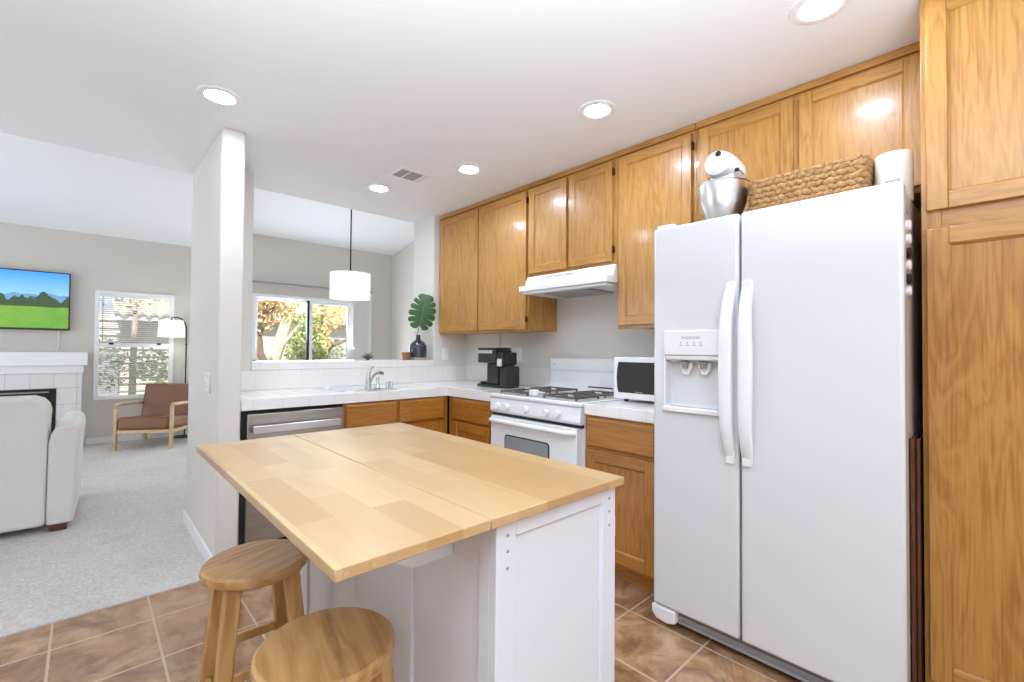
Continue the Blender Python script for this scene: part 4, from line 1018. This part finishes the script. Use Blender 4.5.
# ------------------------------------------------------------------ living room
# television
t = thing('television', 'wall-mounted flat television showing a green golf landscape', 'television', (-3.43, 4.0, 1.4))
tx0, tx1, tz0, tz1 = -4.05, -2.833, 1.402, 2.085
obj('frame', boxes(((tx0, 3.985, tz0), (tx1, 4.02, tz1))), 'black', t, bev=.004)
obj('wall_mount', boxes(((-3.6, 4.0205, 1.6), (-3.25, 4.049, 1.9))), 'blackm', t)
m, nt, b = newmat('television_picture')
tc = nt.nodes.new('ShaderNodeTexCoord'); sep = nt.nodes.new('ShaderNodeSeparateXYZ'); nt.links.new(tc.outputs['Generated'], sep.inputs[0])
u_, v_ = sep.outputs[0], sep.outputs[2]
def n1d(scale, det=2, off=0):
    n = node(nt, 'ShaderNodeTexNoise', i_Scale=scale, i_Detail=det); n.noise_dimensions = '1D'
    nt.links.new(math_(nt, 'ADD', u_, off), n.inputs['W']); return n.outputs['Fac']
def n2d(scale, det=3): return noise(nt, tc.outputs['Generated'], scale, det)
sky = ramp(nt, v_, [(.5, lin(150, 206, 246)), (1, lin(64, 150, 228))])
hill = math_(nt, 'ADD', .52, math_(nt, 'MULTIPLY', n1d(5, 2, 3), .16))
c = mixc(nt, math_(nt, 'LESS_THAN', v_, hill), sky, lin(108, 150, 190))
tr = math_(nt, 'ADD', .20, math_(nt, 'ADD', math_(nt, 'MULTIPLY', n1d(9, 1, 11), .56), math_(nt, 'MULTIPLY', n2d(30, 4), .16)))
c = mixc(nt, math_(nt, 'LESS_THAN', v_, tr), c, mixc(nt, n2d(40), lin(26, 44, 26), lin(76, 100, 60)))
grass = mixc(nt, n2d(6), lin(84, 140, 40), lin(132, 178, 66))
c = mixc(nt, math_(nt, 'LESS_THAN', v_, math_(nt, 'ADD', .355, math_(nt, 'MULTIPLY', n1d(4), .05))), c, grass)
nt.links.new(c, b.inputs['Base Color']); nt.links.new(c, b.inputs['Emission Color']); b.inputs['Emission Strength'].default_value = .42; b.inputs['Roughness'].default_value = .3
obj('screen', boxes(((tx0 + .012, 3.983, tz0 + .022), (tx1 - .012, 3.9848, tz1 - .012))), m, t)
tag(obj('power_cord', tube(B(), arc((-2.93, 4.03, 1.402), (-2.915, 4.035, 1.28), (-2.935, 4.035, 1.149), 8), .006, 6), 'whitecord'), 'white cord hanging from the television to the mantel', 'cord')
# fireplace
t = thing('fireplace', 'white tiled gas fireplace with mantel under the television', 'fireplace', (-3.44, 3.9, 0))
fx0, fx1, ox0, ox1 = -4.17, -2.712, -3.96, -2.925
obj('tile_surround', boxes(((fx0, 3.76, .009), (ox0, 4.048, .905)), ((ox1, 3.76, .009), (fx1, 4.048, .905)), ((ox0, 3.76, .73), (ox1, 4.048, .905)), ((ox0, 3.76, .009), (ox1, 4.048, .10))), 'firet', t)
obj('frieze', boxes(((fx0 - .012, 3.735, .906), (fx1 + .012, 4.048, .992))), 'trimw', t, bev=.004)
obj('mantel_shelf', boxes(((fx0 - .045, 3.68, .993), (fx1 + .045, 4.048, 1.146))), 'trimw', t, bev=.006)
obj('firebox', boxes(((ox0 + .001, 3.80, .101), (ox0 + .03, 4.04, .729)), ((ox1 - .03, 3.80, .101), (ox1 - .001, 4.04, .729)), ((ox0 + .03, 4.0, .101), (ox1 - .03, 4.04, .729)), ((ox0 + .03, 3.80, .10), (ox1 - .03, 4.0, .13)), ((ox0 + .03, 3.80, .70), (ox1 - .03, 4.0, .729))), 'gap', t)
fr_ = obj('metal_frame', boxes(((ox0 + .001, 3.752, .101), (ox0 + .03, 3.79, .729)), ((ox1 - .03, 3.752, .101), (ox1 - .001, 3.79, .729)), ((ox0 + .03, 3.752, .66), (ox1 - .03, 3.79, .729)), ((ox0 + .03, 3.752, .101), (ox1 - .03, 3.79, .17))), 'blackm', t, bev=.003)
obj('louvre', boxes(((ox0 + .06, 3.748, .685), (ox1 - .06, 3.7515, .70)), ((ox0 + .06, 3.748, .125), (ox1 - .06, 3.7515, .14))), 'greyg', fr_)
obj('glass_front', boxes(((ox0 + .031, 3.776, .171), (ox1 - .031, 3.78, .659))), 'dglass', t)
bm = B()
for q in range(4): cyl(bm, (-3.75 + q * .16, 3.86 + .04 * (q % 2), .16 + .03 * (q % 2)), (-3.45 + q * .16, 3.90 - .03 * (q % 2), .17 + .05 * (q % 2)), .035, n=10)
obj('log_set', bm, 'bark', t, smooth=True)
obj('gas_key_plate', lathe(B(), [(0, 0), (.034, 0), (.034, .003), (.03, .006), (.016, .006), (.016, .014), (0, .014)], (-2.79, 3.7595, .385), 24, (0, -1, 0)), 'chrome', t, smooth=True)
# sofa, its back toward the kitchen
s = thing('sofa', 'white linen sofa seen from behind on the carpet', 'sofa', (-2.745, .56, .0), R(-2))
def sx(name, bm, mat='fabric', **kw): return obj(name, bm, mat, s, local=True, **kw)
bm = B(); prism(bm, ((-2.0, .055), (-.116, .055), (-.112, .72), (-.108, .79), (-.118, .835), (-.145, .87), (-.19, .888), (-1.9, .888), (-1.96, .87), (-2.0, .8)), .0, .22, 1)
sx('back', bm, bev=.025, seg=4)
bm = B(); prism(bm, ((-.114, .055), (.018, .055), (.026, .45), (.038, .62), (.032, .672), (.005, .694), (-.05, .698), (-.08, .682), (-.10, .64), (-.110, .59)), -.002, .90, 1)
sx('arm', bm, bev=.018, seg=4)
bm = B(); prism(bm, ((-2.145, .055), (-2.001, .055), (-2.001, .59), (-2.02, .66), (-2.06, .694), (-2.13, .692), (-2.16, .65)), -.002, .90, 1)
sx('arm', bm, bev=.018, seg=4)
sx('seat_base', boxes(((-1.999, .221, .055), (-.117, .88, .30))), bev=.01)
for a in (-1.995, -1.375, -.760): sx('seat_cushion', boxes(((a, .225, .302), (a + .61, .92, .46))), bev=.04, seg=4)
for a, b_ in ((-.10, .02), (-.10, .80), (-2.12, .02), (-2.12, .80)): sx('leg', boxes(((a, b_, .009), (a + .085, b_ + .085, .0545))), 'walnut', bev=.004)
# armchair
ang = -R(29.5)
a = thing('armchair', 'brown leather armchair with pale wood frame below the window', 'armchair', (-2.172, 3.255, .008), ang)
def ac(name, bm, mat, **kw): return obj(name, bm, mat, a, local=True, **kw)
# local: x across (right in view), y backwards, front legs at y=0
W2 = .285
for sg in (-1, 1):
    x_ = sg * W2
    bm = bar(B(), (x_, .0, .0005), (x_, .012, .49), .032, .036, 0, .034, .038, xdir=(1, 0, 0)); ac('leg', bm, 'ash', bev=.005)
    bm = bar(B(), (x_, .66, .0005), (x_, .57, .30), .032, .036, 0, .034, .038, xdir=(1, 0, 0)); ac('leg', bm, 'ash', bev=.005)
    bm = B(); pts = arc((x_, .012, .488), (x_, .01, .522), (x_, .06, .524), 5) + [Vector((x_, .3, .512)), Vector((x_, .60, .49))]
    for p0, p1 in zip(pts, pts[1:]): bar(bm, p0, p1, .034, .036, xdir=(1, 0, 0))
    ac('armrest', bm, 'ash', bev=.006)
    ac('side_rail', bar(B(), (x_, .025, .205), (x_, .575, .19), .04, .026), 'ash', bev=.004)
ac('front_rail', bar(B(), (-W2 + .018, .008, .21), (W2 - .018, .008, .21), .04, .028), 'ash', bev=.004)
ac('rear_rail', bar(B(), (-W2 + .018, .575, .20), (W2 - .018, .575, .20), .04, .028), 'ash', bev=.004)
T = Matrix.Translation((0, .0, .232)) @ Matrix.Rotation(R(-5), 4, 'X')
bm = B(); box(bm, (-W2 + .02, -.015, 0), (W2 - .02, .50, .150), 0, T); ac('seat_cushion', bm, 'leather', bev=.032, seg=4)
T = Matrix.Translation((0, .465, .30)) @ Matrix.Rotation(R(-14), 4, 'X')
bm = B(); box(bm, (-W2 + .02, 0, 0), (W2 - .02, .12, .45), 0, T); ac('back_cushion', bm, 'leather', bev=.03, seg=4)
T = Matrix.Translation((0, .588, .27)) @ Matrix.Rotation(R(-14), 4, 'X')
bm = B(); box(bm, (-W2 + .02, 0, 0), (-W2 + .05, .02, .44), 0, T); box(bm, (W2 - .05, 0, 0), (W2 - .02, .02, .44), 0, T); box(bm, (-W2 + .05, 0, .40), (W2 - .05, .02, .44), 0, T)
ac('back_frame', bm, 'ash', bev=.004)
# floor lamp
lx, ly = -1.69, 3.90
t = thing('floor_lamp', 'black arc floor lamp with cream shade beside the armchair', 'floor lamp', (lx, ly, .008))
obj('base', lathe(B(), [(0, 0), (.12, 0), (.12, .012), (.02, .022), (0, .022)], (lx, ly, .0085), 32), 'blackm', t, smooth=True)
sxp, syp = -1.868, 3.78
pole = [(lx, ly, .03), (lx, ly, .9), (lx, ly, 1.42)] + arc((lx, ly, 1.45), (lx - .01, ly - .01, 1.60), (sxp + .06, syp + .03, 1.605), 10) + [(sxp, syp, 1.597), (sxp, syp, 1.50)]
obj('pole', tube(B(), pole, .0085, 10), 'blackm', t, smooth=True)
obj('switch', cyl(B(), (lx - .004, ly - .03, 1.25), (lx - .004, ly - .009, 1.25), .012, n=12), 'blackm', t)
obj('shade', lathe(B(), [(.143, 1.345), (.146, 1.345), (.132, 1.562), (.129, 1.562), (.143, 1.345)], (sxp, syp, 0), 40), 'shade', t, smooth=True)
obj('bulb', lathe(B(), [(0, 0), (.02, .006), (.03, .03), (.02, .06), (.012, .08), (0, .08)], (sxp, syp, 1.415), 20), 'bulb', t, smooth=True)

# ------------------------------------------------------------------ outside
def leaves(center, rad, n, size, rnd):
    bm = B(); c_ = Vector(center)
    for _ in range(n):
        while True:
            q = Vector((rnd.uniform(-1, 1), rnd.uniform(-1, 1), rnd.uniform(-1, 1)))
            if q.length <= 1: break
        p_ = c_ + Vector((q.x * rad[0], q.y * rad[1], q.z * rad[2]))
        e = Euler((rnd.uniform(0, 6.3), rnd.uniform(0, 6.3), rnd.uniform(0, 6.3))).to_matrix(); s_ = size * rnd.uniform(.6, 1.3)
        vs = [bm.verts.new(p_ + e @ Vector(v_)) for v_ in ((0, -s_, 0), (s_ * .55, 0, s_ * .15), (0, s_, 0), (-s_ * .55, 0, s_ * .15))]
        bm.faces.new(vs)
    return bm
def tree(label, base, trunk, crowns, leafm, barkm, seed, name='tree', size=.06):
    rnd = random.Random(seed)
    t = thing(name, label, 'tree' if name == 'tree' else 'shrub', base)
    bm = B()
    for pts, r0, r1 in trunk: tube(bm, [Vector(p_) for p_ in pts], [r0 + (r1 - r0) * q / (len(pts) - 1) for q in range(len(pts))], 10)
    obj('trunk', bm, barkm, t, smooth=True)
    bm = B()
    for c_, rad, n in crowns:
        b2 = leaves(c_, rad, n, size, rnd); me = bpy.data.meshes.new('tmp'); b2.to_mesh(me); b2.free(); bm.from_mesh(me); bpy.data.meshes.remove(me)
    obj('foliage', bm, leafm, t)
G = -.12
tree('yellow autumn tree with dark crooked trunk, left in the patio door', (.0, 7.6, G),
     [([(.35, 7.6, G), (.32, 7.6, .7), (.14, 7.58, 1.1), (.10, 7.55, 1.5), (.22, 7.5, 1.9), (.15, 7.5, 2.6)], .10, .05), ([(.10, 7.55, 1.5), (-.25, 7.5, 2.2)], .04, .02), ([(.22, 7.5, 1.9), (.6, 7.5, 2.4)], .04, .02)],
     [((.1, 7.6, 2.45), (.75, .7, .55), 800), ((.5, 7.5, 2.1), (.45, .3, .4), 260), ((.0, 7.6, 1.75), (.45, .3, .3), 120)], 'yellowleaf', 'bark', 1)
tree('pale leaning tree trunk between the yellow and green foliage', (.75, 9.5, G),
     [([(.75, 9.5, G), (.93, 9.5, .8), (1.2, 9.5, 1.7), (1.4, 9.5, 2.5), (1.7, 9.5, 3.4)], .19, .11), ([(.93, 9.5, .8), (1.15, 9.4, 1.3), (1.6, 9.35, 1.9)], .07, .04)], [((2.0, 9.7, 3.5), (1.3, .5, .6), 500)], 'yellowleaf', 'bark2', 2)
tree('leafy green shrub behind the dark divider of the patio door', (.75, 6.3, G), [([(.72, 6.3, G), (.74, 6.3, .6)], .05, .03)],
     [((.70, 6.3, 1.08), (.42, .3, .52), 1200), ((.72, 6.3, 1.66), (.32, .28, .36), 260)], 'greenleaf', 'bark', 3, 'garden_shrub', .05)
tree('golden tree with a bent branch, right in the patio door', (2.0, 8.0, G), [([(1.6, 8, G), (1.6, 8, .7), (1.85, 7.95, 1.25), (2.5, 7.9, 1.55), (2.75, 7.9, 2.0)], .06, .03), ([(1.6, 8, .7), (1.7, 8, 1.5), (1.6, 8, 2.3)], .06, .04)],
     [((1.7, 8.0, 2.05), (.5, .4, .5), 420), ((2.4, 8.1, 2.25), (.5, .4, .35), 220), ((1.6, 7.9, 1.4), (.25, .3, .4), 200)], 'yellowleaf', 'bark', 4)
tree('low pale green shrub at the foot of the golden tree', (2.4, 9.3, G), [([(2.4, 9.3, G), (2.4, 9.3, .5)], .05, .03)], [((2.4, 9.3, .75), (.8, .4, .6), 900)], 'paleleaf', 'bark', 5, 'garden_shrub', .06)
tree('grey-green shrub at the left edge of the patio door', (-.1, 8.8, G), [([(-.1, 8.8, G), (-.1, 8.8, .5)], .05, .03)], [((.0, 8.8, .9), (.45, .4, .75), 600)], 'paleleaf', 'bark', 6, 'garden_shrub', .06)
tree('slim olive tree outside the living room window', (-2.1, 6.0, G), [([(-2.12, 6, G), (-2.12, 6, .9), (-2.10, 6, 1.7), (-2.15, 6, 2.4)], .055, .03)],
     [((-2.4, 6.0, .95), (.25, .3, .45), 200), ((-1.9, 6.0, .95), (.28, .3, .33), 260), ((-2.2, 6.0, 2.1), (.6, .4, .3), 140)], 'paleleaf', 'bark2', 7, size=.045)
tree('small green bush outside the living room window, lower right', (-1.48, 7.2, G), [([(-1.48, 7.2, G), (-1.48, 7.2, .4)], .03, .02)], [((-1.48, 7.2, .55), (.27, .25, .42), 350)], 'greenleaf', 'bark', 8, 'garden_shrub', .045)
# neighbour houses
n = thing('neighbour_house', 'pale neighbouring house with wavy clay tile roof outside the window', 'house', (-2.5, 9, G))
obj('wall', boxes(((-6.0, 8.4, G), (-.7, 8.6, 1.86))), 'stucco', n)
bm = B()
for q in range(13): bar(bm, (-6.0, 8.385 - .001 * (q % 2), .05 + q * .14), (-.7, 8.385 - .001 * (q % 2), .05 + q * .14), .012, .025)
obj('siding_lines', bm, 'stucco', n)
obj('window', boxes(((-2.7, 8.34, .25), (-2.2, 8.385, 1.1))), 'ovglass', n)
obj('fascia', boxes(((-2.35, 8.05, 1.74), (-.6, 8.12, 1.86))), 'trimw', n)
bm = B()
for j in range(4):
    y_, z_ = 8.0 + j * .34, 1.87 + j * .14
    prev = None
    for i in range(61):
        x_ = -2.30 + i * .03; hz = .035 * math.sin(i * .03 / .19 * 2 * math.pi)
        cur = [bm.verts.new((x_, y_, z_ + hz)), bm.verts.new((x_, y_ + .38, z_ + .15 + hz)), bm.verts.new((x_, y_ + .38, z_ + .12 + hz)), bm.verts.new((x_, y_, z_ - .03 + hz))]
        if prev:
            for q in range(4): bm.faces.new((prev[q], cur[q], cur[(q + 1) % 4], prev[(q + 1) % 4]))
        prev = cur
obj('roof', bm, 'rooft', n, smooth=True, ang=50)
n = thing('neighbour_house', 'pale house wall behind the garden trees of the patio door', 'house', (2.5, 11, G))
obj('wall', boxes(((.3, 11, G), (6.5, 11.2, 2.0))), 'stucco', n)
bm = B(); prism(bm, ((10.7, 1.95), (12.5, 2.7), (12.5, 2.8), (10.7, 2.05)), .1, 6.7, 0); obj('roof', bm, 'rooft', n)
obj('window', boxes(((2.6, 10.96, .7), (3.3, 10.999, 1.5))), 'ovglass', n)
